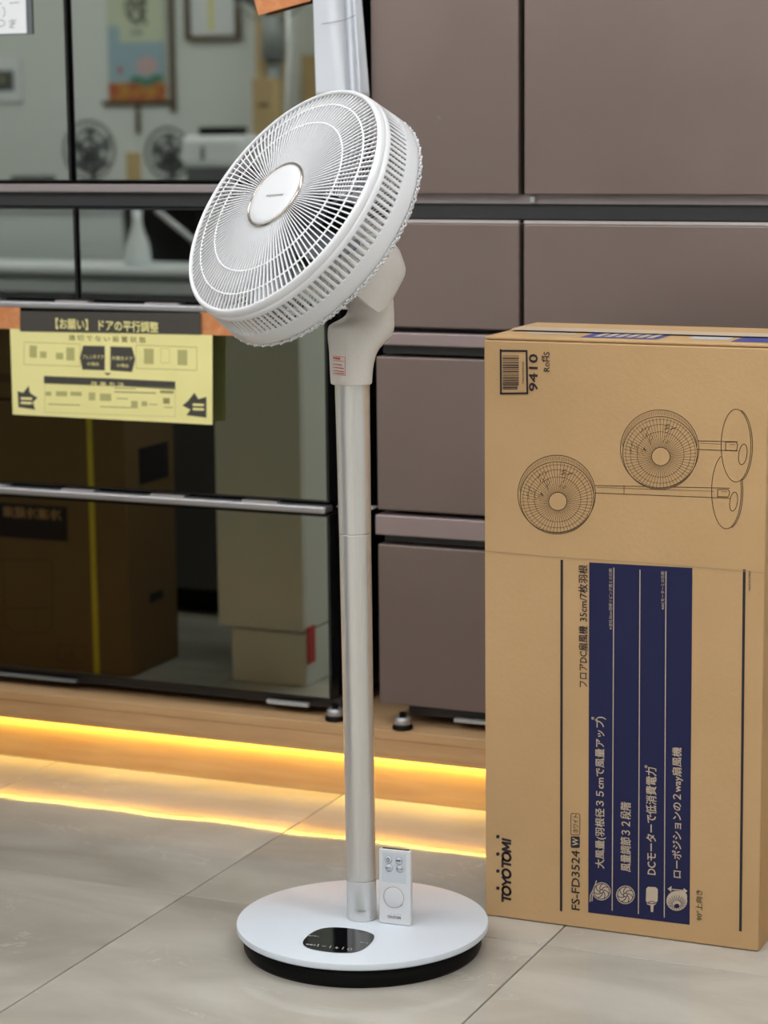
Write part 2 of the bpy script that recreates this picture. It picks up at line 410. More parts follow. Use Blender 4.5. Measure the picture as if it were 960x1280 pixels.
# copper strip + yellow notice
SY = FY - .022
ct = MB().box(on_y(-60, 384, SY).x, on_y(25, 384, SY).x, SY, SY + .001, on_y(10, 411, SY).z, on_y(10, 384, SY).z).build('copper_card', M['copper'])
tag(ct, 'orange copper card behind the left end of the notice', 'card')
ct = MB().box(on_y(249, 391, SY).x, on_y(316, 391, SY).x, SY, SY + .001, on_y(270, 419, SY).z, on_y(270, 391, SY).z).build('copper_card', M['copper'])
tag(ct, 'orange copper card behind the right end of the notice, under the fan guard', 'card')
st = thing('notice_sign', 'yellow printed notice with charcoal header hanging on the black refrigerator', 'sign', on_y(140, 530, SY - .01))
def S(x, y, d=0.):  # a point on the (slightly sagging) notice
    return on_y(x, y, SY - .004 - d)
def spoly(pts, nm, m, d, par=None):
    mb = MB(); p = [S(x, y, d) for x, y in pts]; mb.add(p, [list(range(len(p)))]); return mb.build(nm, m, par or st, recalc=False)
def strip_poly(top, bot, nm, m, d, par=None, th=.0006):
    mb = MB(); r = [[S(x, y, d) for x, y in top], [S(x, y, d) for x, y in bot]]
    r += [[p + Vector((0, th, 0)) for p in r[1]], [p + Vector((0, th, 0)) for p in r[0]]]
    mb.loft(r, closed=False, caps=False, smooth=False, loop=True); return mb.build(nm, m, par or st)
hx = [25, 80, 140, 200, 251]
strip_poly([(x, 389 - .2 + (x - 25) * .012) for x in hx], [(x, 414 + (x - 25) * .018) for x in hx], 'header', M['signblack'], .0012)
tp = [(12.5, 411), (70, 411.5), (130, 413), (190, 416), (265.5, 419)]; bt = [(16, 518), (75, 521), (130, 524), (190, 527), (265.5, 531)]
strip_poly(tp, bt, 'paper_sheet', M['yellow'], 0)
def sl(x, y0=0): return (x - 12) * .034 + y0
def stext(s_, xa, xb, y, h, m, bold=.0, d=.0004):
    p0 = S(xa, sl(xa, y), d); p1 = S(xb, sl(xb, y), d)
    return text(s_, p0, p1, (0, 0, 1), m, st, height=h / 740., bold=bold)
text('【お願い】 ドアの平行調整', S(70, 411, .0022), S(198, 416, .0022), (0, 0, 1), M['yellow'], st, height=14.5 / 740, bold=.03)
stext('適 切 で な い 設 置 状 態', 86, 182, 423, 8, M['olive2'], .015)
def srect(x0, y0, x1, y1, nm, m, d=.0003): return spoly([(x0, sl(x0, y0)), (x1, sl(x1, y0)), (x1, sl(x1, y1)), (x0, sl(x0, y1))], nm, m, d)
def sbox(x0, y0, x1, y1, m, wd=.001):
    pts = [(x0, sl(x0, y0)), (x1, sl(x1, y0)), (x1, sl(x1, y1)), (x0, sl(x0, y1)), (x0, sl(x0, y0))]
    strokes([[S(x, y, .0005) for x, y in pts]], wd, (0, -1, 0), 'printed_frame', m, st)
sbox(30, 427, 100, 455, M['olive']); sbox(170, 426, 246, 455, M['olive']); sbox(56, 478, 219, 514, M['olive'], .0007)
spoly([(104, 432), (131, 432.5), (131, 463), (103, 462), (100, 447)], 'printed_arrow', M['signblack'], .0003)
spoly([(138, 433), (165, 434), (169, 449), (165, 465), (138, 463)], 'printed_arrow', M['signblack'], .0003)
text('フレンチドア', S(103, 448.5, .0006), S(130, 449, .0006), (0, 0, 1), M['yellow'], st, height=5.5 / 740, bold=.01)
text('の場合', S(109, 457, .0006), S(124, 457.5, .0006), (0, 0, 1), M['yellow'], st, height=5 / 740, bold=.01)
text('片開きドア', S(140, 450, .0006), S(166, 451, .0006), (0, 0, 1), M['yellow'], st, height=5.5 / 740, bold=.01)
text('の場合', S(146, 459, .0006), S(161, 459.5, .0006), (0, 0, 1), M['yellow'], st, height=5 / 740, bold=.01)
spoly([(130, 466), (139, 466.5), (134.5, 469.5)], 'printed_arrow', M['signblack'], .0003)
strip_poly([(55, 470), (137, 473), (219, 477)], [(55, 479), (137, 482), (219, 487)], 'printed_band', M['signblack'], .0003, th=.0002)
text('改 善 方 法', S(114, 482.6, .0012), S(155, 484.3, .0012), (0, 0, 1), M['yellow'], st, height=6.6 / 740, bold=.02)
for x0, y0, x1, y1 in ((37, 431, 46, 446), (50, 438, 58, 446), (70, 439, 79, 447), (83, 432, 93, 448)): srect(x0, y0, x1, y1, 'printed_picture', M['olive'])
for x0, y0, x1, y1 in ((180, 430, 192, 449), (222, 430, 234, 449)): srect(x0, y0, x1, y1, 'printed_picture', M['olive'])
sbox(201, 429, 212, 447, M['olive'], .0006)
for x0, y0, x1, y1 in ((57, 488, 64, 493), (70, 487, 84, 493), (88, 487, 102, 492), (111, 487, 119, 497), (125, 488, 139, 497), (164, 496, 172, 505), (177, 496, 184, 502)): srect(x0, y0, x1, y1, 'printed_picture', M['olive'])
for x0, y0, x1, y1 in ((143, 484.5, 195, 486), (143, 480, 170, 481), (200, 481.5, 217, 485), (146, 493, 160, 494), (60, 503, 100, 504), (125, 504, 165, 505), (204, 491, 212, 498), (205, 502, 216, 503), (186, 499, 197, 500)): srect(x0, y0, x1, y1, 'printed_bar', M['olive2'])
star1 = [(22, 489), (29, 491), (36, 482), (37, 490), (40, 493), (47, 497), (41, 503), (44, 512), (23, 509)]
star2 = [(228, 507), (235, 501), (243, 491), (248, 499), (258, 496), (258, 522), (233, 519), (238, 512)]
spoly(star1, 'printed_star', M['signblack'], .0003); spoly(star2, 'printed_star', M['signblack'], .0003)
for x, y in ((26, 497), (26, 502.5)): srect(x, y - 1, x + 14, y + 2, 'printed_bar', M['yellow'], .0007)
for x, y in ((241, 497.5), (241, 503)): srect(x, y - 1, x + 14, y + 2, 'printed_bar', M['yellow'], .0007)

# ================================================================== RIGHT FRIDGE (brown-grey satin)
rf = thing('refrigerator', 'brown-grey satin six-door refrigerator behind the fan and carton', 'refrigerator', (1.3, .35, PZ))
RX0, RX1, RS = .783, 1.64, 1.0574
MB().box(RX0 + .004, RX1 - .004, .08, .70, .165, 1.83).build('cabinet', M['recess'], rf, bevel=.004)
def rdoor(nm, x0, x1, z0, z1): return MB().box(x0, x1, FY, .078, z0, z1).build(nm, M['fridge'], rf, bevel=.0025)
rdoor('door', RX0, RS - .005, 1.076, 1.82); rdoor('door', RS + .005, RX1, 1.076, 1.82)
for x0, x1 in ((RX0, RS - .004), (RS + .004, RX1)):
    d = rdoor('drawer', x0, x1, .847, 1.027)
    MB().box(x0 + .001, x1 - .001, FY - .0005, FY + .01, 1.0275, 1.0325).build('drawer_lip', M['fridgelip'], d)
MB().box(RX0 + .004, RX1, FY + .018, .075, 1.060, 1.0752).build('rail', M['railbrown'], rf)
MB().box(RX0 + .004, RX1, FY + .026, .079, 1.034, 1.0598).build('recess_strip', M['recess'], rf)
MB().box(RS + .012, RS + .020, FY + .010, FY + .018, 1.063, 1.0725).build('hinge_clip', M['palegrey'], rf)
for z1_, z0_, dz in ((.838, .816, .800), (.5155, .480, .466)):
    MB().box(RX0 + .002, RX1, FY - .006, .075, z0_, z1_).build('handle_rail', M['fridgerail'], rf, bevel=.002)
    MB().box(RX0 + .012, RX1, FY + .014, .079, dz, z0_ - .0005).build('recess_strip', M['recess'], rf)
rdoor('drawer', RX0 + .004, RX1, .524, .795); rdoor('drawer', RX0 + .004, RX1, .172, .462)
MB().box(RX0 + .05, RX1, .058, .08, .150, .164).build('bottom_grille', M['recess'], rf)
MB().box(.925, RX1, .045, .057, .147, .1535).build('vent_plate', M['palegrey'], rf)
foot(.838, .016, rf); foot(RX1 - .06, .016, rf)
P = on_y(549, 147, FY - .0004)
MB().box(P.x - .003, P.x + .003, FY - .0004, FY - .0001, P.z - .003, P.z + .003).build('emblem', M['greyink'], rf)

# ================================================================== CARTON OF THE FAN
bx0, bx1, by0, by1, bz = 1.1943, 1.6205, -.497, -.276, .888
ctn = thing('cardboard_box', 'tall kraft cardboard fan carton with navy printed panel, standing on the floor', 'box', ((bx0 + bx1) / 2, (by0 + by1) / 2, 0))
MB().box(bx0, bx1, by0, by0 + .004, .001, bz - .006).build('front_panel', M['card'], ctn, bevel=.002)
MB().box(bx0 + .002, bx1 - .002, by1 - .004, by1, .001, bz - .006).build('back_panel', M['card'], ctn)
MB().box(bx0, bx0 + .004, by0 + .0042, by1 - .0042, .001, bz - .006).build('side_panel', M['card'], ctn)
MB().box(bx1 - .004, bx1, by0 + .0042, by1 - .0042, .001, bz - .006).build('side_panel', M['card'], ctn)
ym = (by0 + by1) / 2
for y0, y1, zl in ((by0 + .001, ym - .001, 0), (ym + .001, by1 - .001, .002)):
    MB().box(bx0 + .001, bx1 - .001, y0, y1, bz - .0055 + zl * .5, bz + zl).build('top_flap', M['card'], ctn, bevel=.0025)
MB().box(bx0 + .004, bx1 - .004, by0 + .005, by1 - .005, .001, .005).build('bottom_flap', M['cardedge'], ctn)
BZ = bz + .0003
def tq(nm, m, x0, x1, y0, y1, z=None):
    z = z or bz + .0004
    MB().add([(x0, y0, z), (x1, y0, z), (x1, y1, z), (x0, y1, z)], [(0, 1, 2, 3)]).build(nm, m, ctn, recalc=False)
tq('printed_panel', M['bluetop'], 1.336, 1.452, by0 + .018, by0 + .105)
tq('printed_panel', M['bluetop'], 1.560, 1.62, by0 + .018, by0 + .105)
for i in range(6): tq('printed_bar', M['cardink'], 1.352 + i * .016, 1.362 + i * .016, by0 + .03, by0 + .092, bz + .0007)
tq('printed_bar', M['palegrey'], 1.24, 1.315, by0 + .055, by0 + .07); tq('printed_bar', M['palegrey'], 1.49, 1.55, by0 + .04, by0 + .08)
tq('packing_tape', M['cardink'], bx0 + .01, bx1 - .002, ym - .028, ym + .028, bz + .0023)

BY = by0 - .0004
def B(x, y, d=0.): return on_y(x, y, BY - d)
def btext(s_, xb, ya, yb, h, m, bold=.015, d=.0003):
    """lettering turned to read upward: baseline on the right at pixel column xb, from ya (start) up to yb"""
    p0, p1 = B(xb, ya, d), B(xb + (yb - ya) * -.0, yb, d)
    return text(s_, p0, p1, (-1, 0, 0), m, ctn, height=h / 817., bold=bold)
def bstroke(lines, wpx, nm='printed_line', m=None, d=.0002):
    return strokes([[B(x, y, d) for x, y in l] for l in lines], wpx / 817., (0, -1, 0), nm, m or M['ink'], ctn)
bstroke([[(607, 689), (700, 697), (800, 703), (955, 716)]], 1.2, 'crease', M['cardedge'])
bstroke([[(702.2, 701), (701.4, 1138)]], 3.2, 'printed_rule', M['ink']); bstroke([[(930.3, 713), (925.5, 1163)]], 3.2, 'printed_rule', M['ink'])
mb = MB(); mb.add([B(735.2, 1140.5), B(862, 1156), B(865.5, 710), B(736.5, 703)], [(0, 1, 2, 3)]); mb.build('printed_panel', M['navy'], ctn, recalc=False)
bstroke([[(767.3, 710), (765.2, 1138)]], 1.1, 'printed_rule', M['cardink']); bstroke([[(800, 712.5), (798, 1142)]], 1.1, 'printed_rule', M['cardink']); bstroke([[(832.5, 714.5), (830.3, 1146.5)]], 1.1, 'printed_rule', M['cardink'])
btext('フロアDC扇風機', 734.5, 859.5, 783, 11.5, M['ink'], .02); btext('35cm/7枚羽根', 734.5, 777, 706.5, 11.5, M['ink'], .02)
btext('大風量(羽根径３５cmで風量アップ)', 757.3, 1086, 896.5, 13.5, M['cardink'], .022)
btext('風量調節３２段階', 788.5, 1090, 1003.5, 13, M['cardink'], .022)
btext('DCモーターで低消費電力', 820.5, 1094, 960, 13, M['cardink'], .022)
btext('ローポジションの２way扇風機', 853.8, 1098, 935, 13.5, M['cardink'], .022)
btext('※当社30cm羽根リビング扇との比較', 765.2, 787, 710.5, 4.2, M['cardink'], .0)
btext('※ACモーターとの比較', 830.4, 762, 714, 4.2, M['cardink'], .0)
btext('※', 743, 900, 896, 4, M['cardink'], .0); btext('※', 809.5, 960.5, 956.5, 4, M['cardink'], .0)
btext('FS-FD3524', 724.6, 1138, 1064, 10.5, M['ink'], .02)
mb = MB(); mb.add([B(*q) for q in ((713.5, 1058.5), (714.5, 1059.8), (723.8, 1060), (724.8, 1058.8), (724.8, 1047), (723.8, 1045.6), (714.5, 1045.4), (713.5, 1046.6))], [list(range(8))]); mb.build('printed_badge', M['ink'], ctn, recalc=False)
btext('W', 722.8, 1057.5, 1048, 7.5, M['cardink'], .03, .0005)
bstroke([[(714.5, 1043.5), (723.6, 1043.8), (724.7, 1042.5), (724.9, 1018.5), (723.8, 1017.2), (714.8, 1016.8), (713.7, 1018), (713.5, 1042.3), (714.5, 1043.5)]], .7)
btext('ホワイト', 723, 1041.5, 1019, 7, M['ink'], .01)
btext('90°上向き', 878, 1151, 1113, 8.2, M['ink'], .004)
btext('MADE IN CHINA', 938.4, 738.5, 713.5, 2.8, M['ink'], .0)
btext('9410', 672, 489, 443, 10.8, M['ink'], .025); btext('RoHS', 687, 464.5, 440, 7.5, M['ink'], .01)
# maker's word mark: slanted capitals, four of them carrying a round dot
wm = [('T', 1128, 1116), ('O', 1117.5, 1102), ('Y', 1101.5, 1088.5), ('O', 1090, 1074.5), ('T', 1077.5, 1066.5)]
GL = {'T': [[(0, 10), (9, 10)], [(4.5, 10), (4.5, 0)]], 'Y': [[(0, 10), (4.7, 4.6), (9.4, 10)], [(4.7, 4.6), (4.7, 0)]], 'I': [[(0, 0), (0, 10)]],
      'M': [[(0, 0), (0.8, 10), (5, 2.5), (9.2, 10), (10, 0)]], 'O': [arc(5, 5, 5, 5, 0, 360, 20)]}
word = [('T', 0), ('O', 9), ('Y', 20.5), ('O', 30.5), ('T', 43), ('O', 51.5), ('M', 64), ('I', 77.5)]
ln = []
for ch, x0 in word:
    for pl_ in GL[ch]:
        ln.append([(638 - y * .98, 1127.5 - (x0 + x + (y - 5) * .22)) for x, y in pl_])
bstroke(ln, 3., 'lettering', M['ink'])
mb = MB()
for yy in (1110.2, 1088.8, 1067.5, 1045.8): mb.add([B(622.3 + 2.3 * math.cos(k * PI / 8), yy + 2.3 * math.sin(k * PI / 8)) for k in range(16)], [list(range(16))])
mb.build('lettering', M['ink'], ctn, recalc=False)
# leaf on RoHS, barcode
bstroke([[(679.5, 452), (677.5, 449), (678, 445), (680, 448), (679.5, 452)]], 1.)
bstroke([[(625.8, 438.4), (658.2, 438.8), (659.2, 491.6), (626.2, 492), (625.8, 437.3)]], 2.4, 'printed_frame')
bars = []; yy = 444.5
random.seed(3)
while yy < 487:
    wd = random.choice((.5, .5, .9, 1.4)); bars.append((yy + wd / 2, wd)); yy += wd + random.choice((.6, .8, 1.2))
mb = MB()
for yc, wd in bars: mb.add([B(628.3, yc - wd / 2), B(648.5 if yc < 482 else 647, yc - wd / 2), B(648.5 if yc < 482 else 647, yc + wd / 2), B(628.3, yc + wd / 2)], [(0, 1, 2, 3)])
mb.build('barcode', M['ink'], ctn, recalc=False)
btext('T4962053094103', 655, 480, 452, 2.4, M['ink'], .0)
# the two printed line drawings of a fan, lying on their side
def fan_drawing(cx, cy, R, tx0, tx1, ty, th, bcx, bcy, brx, bry, pad, seam):
    L = []; L2 = []
    L.append(arc(cx, cy - .02 * R, R, R, 0, 360, 56))
    L.append(arc(cx + .01 * R, cy + .08 * R, R * .95, R * .93, 0, 360, 56))
    hx_, hy = cx + .03 * R, cy + .17 * R
    L.append(arc(hx_, hy, R * .235, R * .235, 0, 360, 28))
    for q in (.57, .74, .86): L2.append(arc(hx_ - .01 * R * q, hy - .09 * R * q, R * (q + .03), R * (q + .01), 0, 360, 44))
    for k in range(60):
        a_ = 2 * PI * k / 60; c_, s_ = math.cos(a_), math.sin(a_)
        e = (cx + .01 * R + .92 * R * c_, cy + .08 * R + .90 * R * s_); i_ = (hx_ + .25 * R * c_, hy + .25 * R * s_)
        L2.append([i_, e])
    for k in range(60):          # the slotted side band above
        a_ = math.radians(188 + 164 * k / 59); c_, s_ = math.cos(a_), math.sin(a_)
        f1 = 1.0; p = (cx + R * .965 * c_, cy - .02 * R + R * .965 * s_); q = (cx + .01 * R + R * .955 * c_, cy + .05 * R + R * .94 * s_)
        L2.append([p, q])
    rnd = random.Random(5)
    for b_ in range(3):          # shaded blades seen through the guard
        a0 = [195, 235, 285][b_]
        for k in range(14):
            a_ = math.radians(a0 + rnd.uniform(-9, 9)); r0 = rnd.uniform(.35, .8)
            L2.append([(hx_ + R * r0 * math.cos(a_), hy + R * r0 * math.sin(a_)), (hx_ + R * (r0 + .08) * math.cos(a_ + .12), hy + R * (r0 + .08) * math.sin(a_ + .12))])
    # tube
    L.append([(tx0, ty - th), (tx1, ty - th + (tx1 - tx0) * .02)]); L.append([(tx0, ty + th), (tx1, ty + th + (tx1 - tx0) * .04)])
    if seam: L.append([(seam, ty - th), (seam, ty + th + 1)])
    e = tx1; ys = ty + (tx1 - tx0) * .03
    L.append([(e - 14, ys - th), (e - 2, ys - th), (e, ys - th + 3), (e - 1, ys + th - 1), (e - 3, ys + th), (e - 15, ys + th - .5)]); L.append([(e - 15, ys - th), (e - 15, ys + th)])
    L2.append([(e - 10, ys - th * .45), (e - 3, ys - th * .4)]); L2.append([(tx0 + 3, ty - th * .5), (e - 20, ys - th * .5)])
    # base disc
    L.append(arc(bcx, bcy, brx, bry, 0, 360, 48)); L.append(arc(bcx + 2, bcy, brx, bry, -75, 75, 24))
    L.append(arc(pad[0], pad[1], pad[2], pad[3], 0, 360, 20, 8))
    return L, L2
La, La2 = fan_drawing(824.5, 562.3, 49, 872, 922, 556.5, 5.3, 920, 557, 18.6, 45.5, (928.5, 568, 5.2, 13), None)
Lb, Lb2 = fan_drawing(695.8, 618.5, 48.5, 743, 912, 611.5, 4.6, 908, 614, 18.5, 47, (917, 627, 4.8, 12), 780)
def hide(lines, cx, cy, rx, ry):   # the front drawing covers the rear one
    out = []
    for l in lines:
        cur = []
        for p in l:
            if ((p[0] - cx) / rx) ** 2 + ((p[1] - cy) / ry) ** 2 < 1:
                if len(cur) > 1: out.append(cur)
                cur = []
            else: cur.append(p)
        if len(cur) > 1: out.append(cur)
    return out
def dense(l, n=24):
    o = []
    for a_, b_ in zip(l, l[1:]):
        k = n if abs(a_[0] - b_[0]) + abs(a_[1] - b_[1]) > 20 else 1
        o += [(a_[0] + (b_[0] - a_[0]) * i / k, a_[1] + (b_[1] - a_[1]) * i / k) for i in range(k)]
    return o + [l[-1]]
Lb = hide([dense(l) for l in Lb], 824.5, 561.3, 49, 49); Lb = hide(Lb, 920, 557, 18.6, 45.5); Lb2 = hide([dense(l) for l in Lb2], 824.5, 561.3, 49, 49)
La = La[:3] + hide([dense(l) for l in La[3:7]], 0, 0, 1, 1) + La[7:]
bstroke(La, .9, 'line_drawing', M['inkbrown']); bstroke(La2, .48, 'line_drawing', M['inkbrown'])
bstroke(Lb, .9, 'line_drawing', M['inkbrown']); bstroke(Lb2, .48, 'line_drawing', M['inkbrown'])
# the four pictograms at the foot of the navy panel
def disc_px(cx, cy, rx, ry, m, nm='pictogram', d=.0004):
    mb = MB(); mb.add([B(cx + rx * math.cos(k * PI / 14), cy + ry * math.sin(k * PI / 14), d) for k in range(28)], [list(range(28))]); mb.build(nm, m, ctn, recalc=False)
for cx, cy, r_ in ((752, 1114.2, 11.3), (781.8, 1118.6, 11.6)):
    disc_px(cx, cy, r_, r_, M['cardink'])
    L = [arc(cx, cy, r_ * .86, r_ * .86, 0, 360, 28), arc(cx, cy, r_ * .2, r_ * .2, 0, 360, 12)]
    for k in range(7):
        a_ = 2 * PI * k / 7 + .3
        L.append([(cx + r_ * (.2 + .62 * t) * math.cos(a_ + .9 * t), cy + r_ * (.2 + .62 * t) * math.sin(a_ + .9 * t)) for t in (0, .33, .66, 1)])
    bstroke(L, 1., 'pictogram', M['navy'], .0006)
bstroke([[(737.5, 1127), (738, 1119), (741, 1113), (744, 1106)], [(740, 1126), (740.5, 1119), (743, 1113)], [(744, 1106), (745.5, 1101)]], 1.2, 'pictogram', M['cardink'], .0004)
mb = MB(); mb.add([B(x, y, .0004) for x, y in ((807.8, 1111), (810, 1108.5), (819.5, 1109), (822.3, 1111.5), (822, 1127), (820, 1130), (817, 1132), (816.5, 1140), (813.5, 1140), (813.3, 1132), (809, 1130.5), (807.3, 1127))], [list(range(12))]); mb.build('pictogram', M['cardink'], ctn, recalc=False)
bstroke([arc(814.7, 1126.5, 7.2, 3.2, 10, 170, 12)], .9, 'pictogram', M['navy'], .0006)
bstroke([arc(814.7, 1129, 4.5, 2.2, 200, 340, 8)], .9, 'pictogram', M['navy'], .0006)
disc_px(846, 1126, 13, 12.5, M['cardink']); disc_px(851, 1121, 8, 7.5, M['cardink'], d=.0003); 
bstroke([[(846 + 5.2 * math.cos(a_), 1130 + 4.2 * math.sin(a_)), (846 + 11.2 * math.cos(a_), 1128.5 + 9.2 * math.sin(a_))] for a_ in [2 * PI * k / 20 for k in range(20)]], .7, 'pictogram', M['navy'], .0007)
disc_px(846, 1132.5, 3.4, 2.8, M['navy'], d=.0008)
bstroke([[(837, 1111.3), (857, 1113.4)]], 1.2, 'pictogram', M['cardink'], .0004)
for t in (((834.5, 1111), (839.5, 1107.5), (839, 1114.8)), ((859.5, 1113.8), (854.5, 1110), (854.8, 1117.2))):
    mb = MB(); mb.add([B(x, y, .0004) for x, y in t], [(0, 1, 2)]); mb.build('pictogram', M['cardink'], ctn, recalc=False)

# ================================================================== THE FAN
HZ = .040                                   # top of the base disc
bc = (on_z(453, 1098, HZ) + on_z(453, 1206.5, HZ)) / 2
RB = .1855
pc = on_z(452.6, 1146.5, HZ)                # foot of the pole
fan = thing('pedestal_fan', 'white pedestal fan tilted upward on silver pole with round white base', 'fan', (bc.x, bc.y, 0))
MB().lathe([(0, HZ), (RB - .0022, HZ), (RB - .0006, HZ - .0006), (RB, HZ - .0022), (RB - .0003, HZ - .0085), (RB - .002, HZ - .0105), (0, HZ - .0105)], (bc.x, bc.y, 0), n=128).build('base_disc', M['basewhite'], fan).modifiers.new('split', 'EDGE_SPLIT').split_angle = math.radians(30)
MB().lathe([(0, HZ - .011), (RB - .009, HZ - .011), (RB - .010, .006), (RB - .0125, .0004), (0, .0004)], (bc.x, bc.y, 0), n=128).build('base_foot', M['black'], fan)
# pole leans very slightly
pt = Vector((pc.x - .0046, pc.y - .002, .845)); dpole = (pt - Vector((pc.x, pc.y, HZ))); 
def pole_at(z): return Vector((pc.x, pc.y, HZ)) + dpole * ((z - HZ) / (.845 - HZ))
zs = on_y(445, 666, pc.y).z
ax = dpole.normalized()
def tubez(z0, z1, r0, r1, nm, m, n=64, cap=True):
    a, b_ = pole_at(z0), pole_at(z1)
    mb = MB(); u = ax.orthogonal().normalized(); v = ax.cross(u)
    st_ = [(z0, 0), (z0, r0 - .0006), (z0, r0 - .0005), (z0 + .0005, r0), (z0 + .0012, r0)] + [(z0 + (z1 - z0) * t, r0 + (r1 - r0) * t) for t in (.25, .5, .75)] + [(z1 - .0012, r1), (z1 - .0005, r1), (z1, r1 - .0005), (z1, r1 - .0006), (z1, 0)]
    rings = [[pole_at(z) + (u * math.cos(2 * PI * j / n) + v * math.sin(2 * PI * j / n)) * max(r, 1e-5) for j in range(n)] for z, r in st_]
    mb.loft(rings, True, False); return mb.build(nm, m, fan)
tubez(HZ + .0602, zs, .0216, .0231, 'lower_pole', M['silver']); tubez(zs + .0005, .8405, .02325, .0249, 'upper_pole', M['silver'])
sk = tubez(HZ + .0005, HZ + .0598, .0221, .0219, 'pole_socket', M['socket'])
P = [on_z(0, 0, 1)]; vdir = (CAM - Vector((pc.x, pc.y, .06))); vdir.z = 0; vdir.normalize(); sdir = Vector((0, 0, 1)).cross(vdir).normalized()
def on_tube(u_, z, r): a_ = u_ / r; q = pole_at(z); return q + (vdir * math.cos(a_) + sdir * math.sin(a_)) * r
mb = MB()
rows = [[on_tube(u_, z, .0224) for u_ in [-.006 + .012 * k / 6 for k in range(7)]] for z in (HZ + .016, HZ + .018)]
mb.loft(rows, False, False); mb.build('lock_mark', M['midgrey'], fan, recalc=False)

# control panel on the base
def HP(x, y, d=.0004): return on_z(x, y, HZ + d)
ol = [(120, 290), (200, 205), (300, 158), (420, 146), (560, 154), (700, 178), (785, 208), (800, 235), (775, 285), (700, 348), (620, 375), (540, 381), (430, 378), (300, 362), (180, 337)]
def smooth_loop(p, it=3):
    for _ in range(it):
        q = []
        for i in range(len(p)):
            a_, b_ = p[i], p[(i + 1) % len(p)]; q += [(a_[0] * .75 + b_[0] * .25, a_[1] * .75 + b_[1] * .25), (a_[0] * .25 + b_[0] * .75, a_[1] * .25 + b_[1] * .75)]
        p = q
    return p
cp = MB(); cp.prism([HP(360 + x / 7.385, 1140 + y / 7.385, .0001) for x, y in smooth_loop(ol)], (0, 0, .0012)); cp = cp.build('control_panel', M['blackgloss'], fan)
def K(x, y): return HP(360 + x / 7.385, 1140 + y / 7.385, .0016)
def ktext(s_, xa, ya, xb, yb, h, bold=.01): text(s_, K(xa, ya), K(xb, yb), (K(400, 100) - K(400 - 20, 300)), M['panelwhite'], cp, height=h, bold=bold)
ktext('タイマー', 190, 222, 285, 229, .0035); ktext('首振り', 165, 303, 255, 312, .005, .03); ktext('モード', 668, 284, 740, 292, .0035)
strokes([[K(*a_), K(*b_)] for a_, b_ in (((272, 318), (284, 296)), ((315, 313), (350, 316)), ((385, 331), (397, 310)), ((434, 329), (466, 331)), ((450, 322), (450, 338)), ((500, 344), (514, 324)))] + [[K(*q) for q in arc(570, 343, 19, 10, 0, 360, 14)]], .0008, (0, 0, 1), 'printed_symbol', M['panelwhite'], cp)

# head frame
hc = Vector((1.022, -.811, 1.0961)); hm = Vector((-.4085, -.7109, .5724)).normalized()
hs = Vector((0, 0, 1)).cross(hm).normalized(); ht = hm.cross(hs)
def HD(r, a_, k): return hc - hm * k + (hs * math.cos(a_) + ht * math.sin(a_)) * r
def hlathe(prof, nm, m, par, n=160, closed=False):
    mb = MB(); rings = [[HD(max(r, 1e-5), 2 * PI * j / n, k) for j in range(n)] for r, k in prof]
    mb.loft(rings, True, False, True, loop=closed); return mb.build(nm, m, par)
# neck: rounded sections in the plane of the head's azimuth
bd = Vector((-hm.x, -hm.y, 0)).normalized(); sd = Vector((0, 0, 1)).cross(bd).normalized()
pn = pole_at(.835)
rows = [(481.5, 414.8, 465.2), (480, 414, 466), (472, 413.8, 466.6), (465, 413.5, 467.2), (457, 413.3, 468.5), (450, 413, 470.2), (444, 413, 472.4), (438, 412.8, 475.8), (432, 412.8, 480.8), (427, 412.6, 486), (422, 412.6, 490), (416, 412.8, 492.6), (410, 413.2, 493.4), (406.5, 414.5, 493.6), (403, 419, 493.6), (400, 425, 493.4), (397, 431, 493.4), (393, 435.5, 493.4), (388, 437.3, 493.2), (378, 437.8, 492.8), (365, 438, 491), (350, 442, 488), (338, 450, 482), (332, 458, 475)]
rings = []
xp = 441.2
for y, xl, xr in rows:
    half = (xr - xl) / 2; bw = .0305 if y > 440 else (.0305 if y > 405 else .0285)
    if y < 340: bw *= .7
    aa = math.sqrt(max(half ** 2 - (bw * 523) ** 2, 16.)) / 708; h_ = ((xl + xr) / 2 - xp) / 708
    z = .834 + (480 - y - 93 * h_) / 883; c_ = pn + bd * h_; ring = []
    ex = 2.0 if y > 440 else (2.0 + min(.35, (440 - y) / 60.))
    for j in range(48):
        t = 2 * PI * j / 48; cx, sx = math.cos(t), math.sin(t)
        px_ = math.copysign(abs(cx) ** (2 / ex), cx) * aa; py_ = math.copysign(abs(sx) ** (2 / ex), sx) * bw
        q = c_ + bd * px_ + sd * py_; ring.append(Vector((q.x, q.y, z)))
    rings.append(ring)
neck = MB().loft(rings, True, True).build('neck', M['neckwhite'], fan)
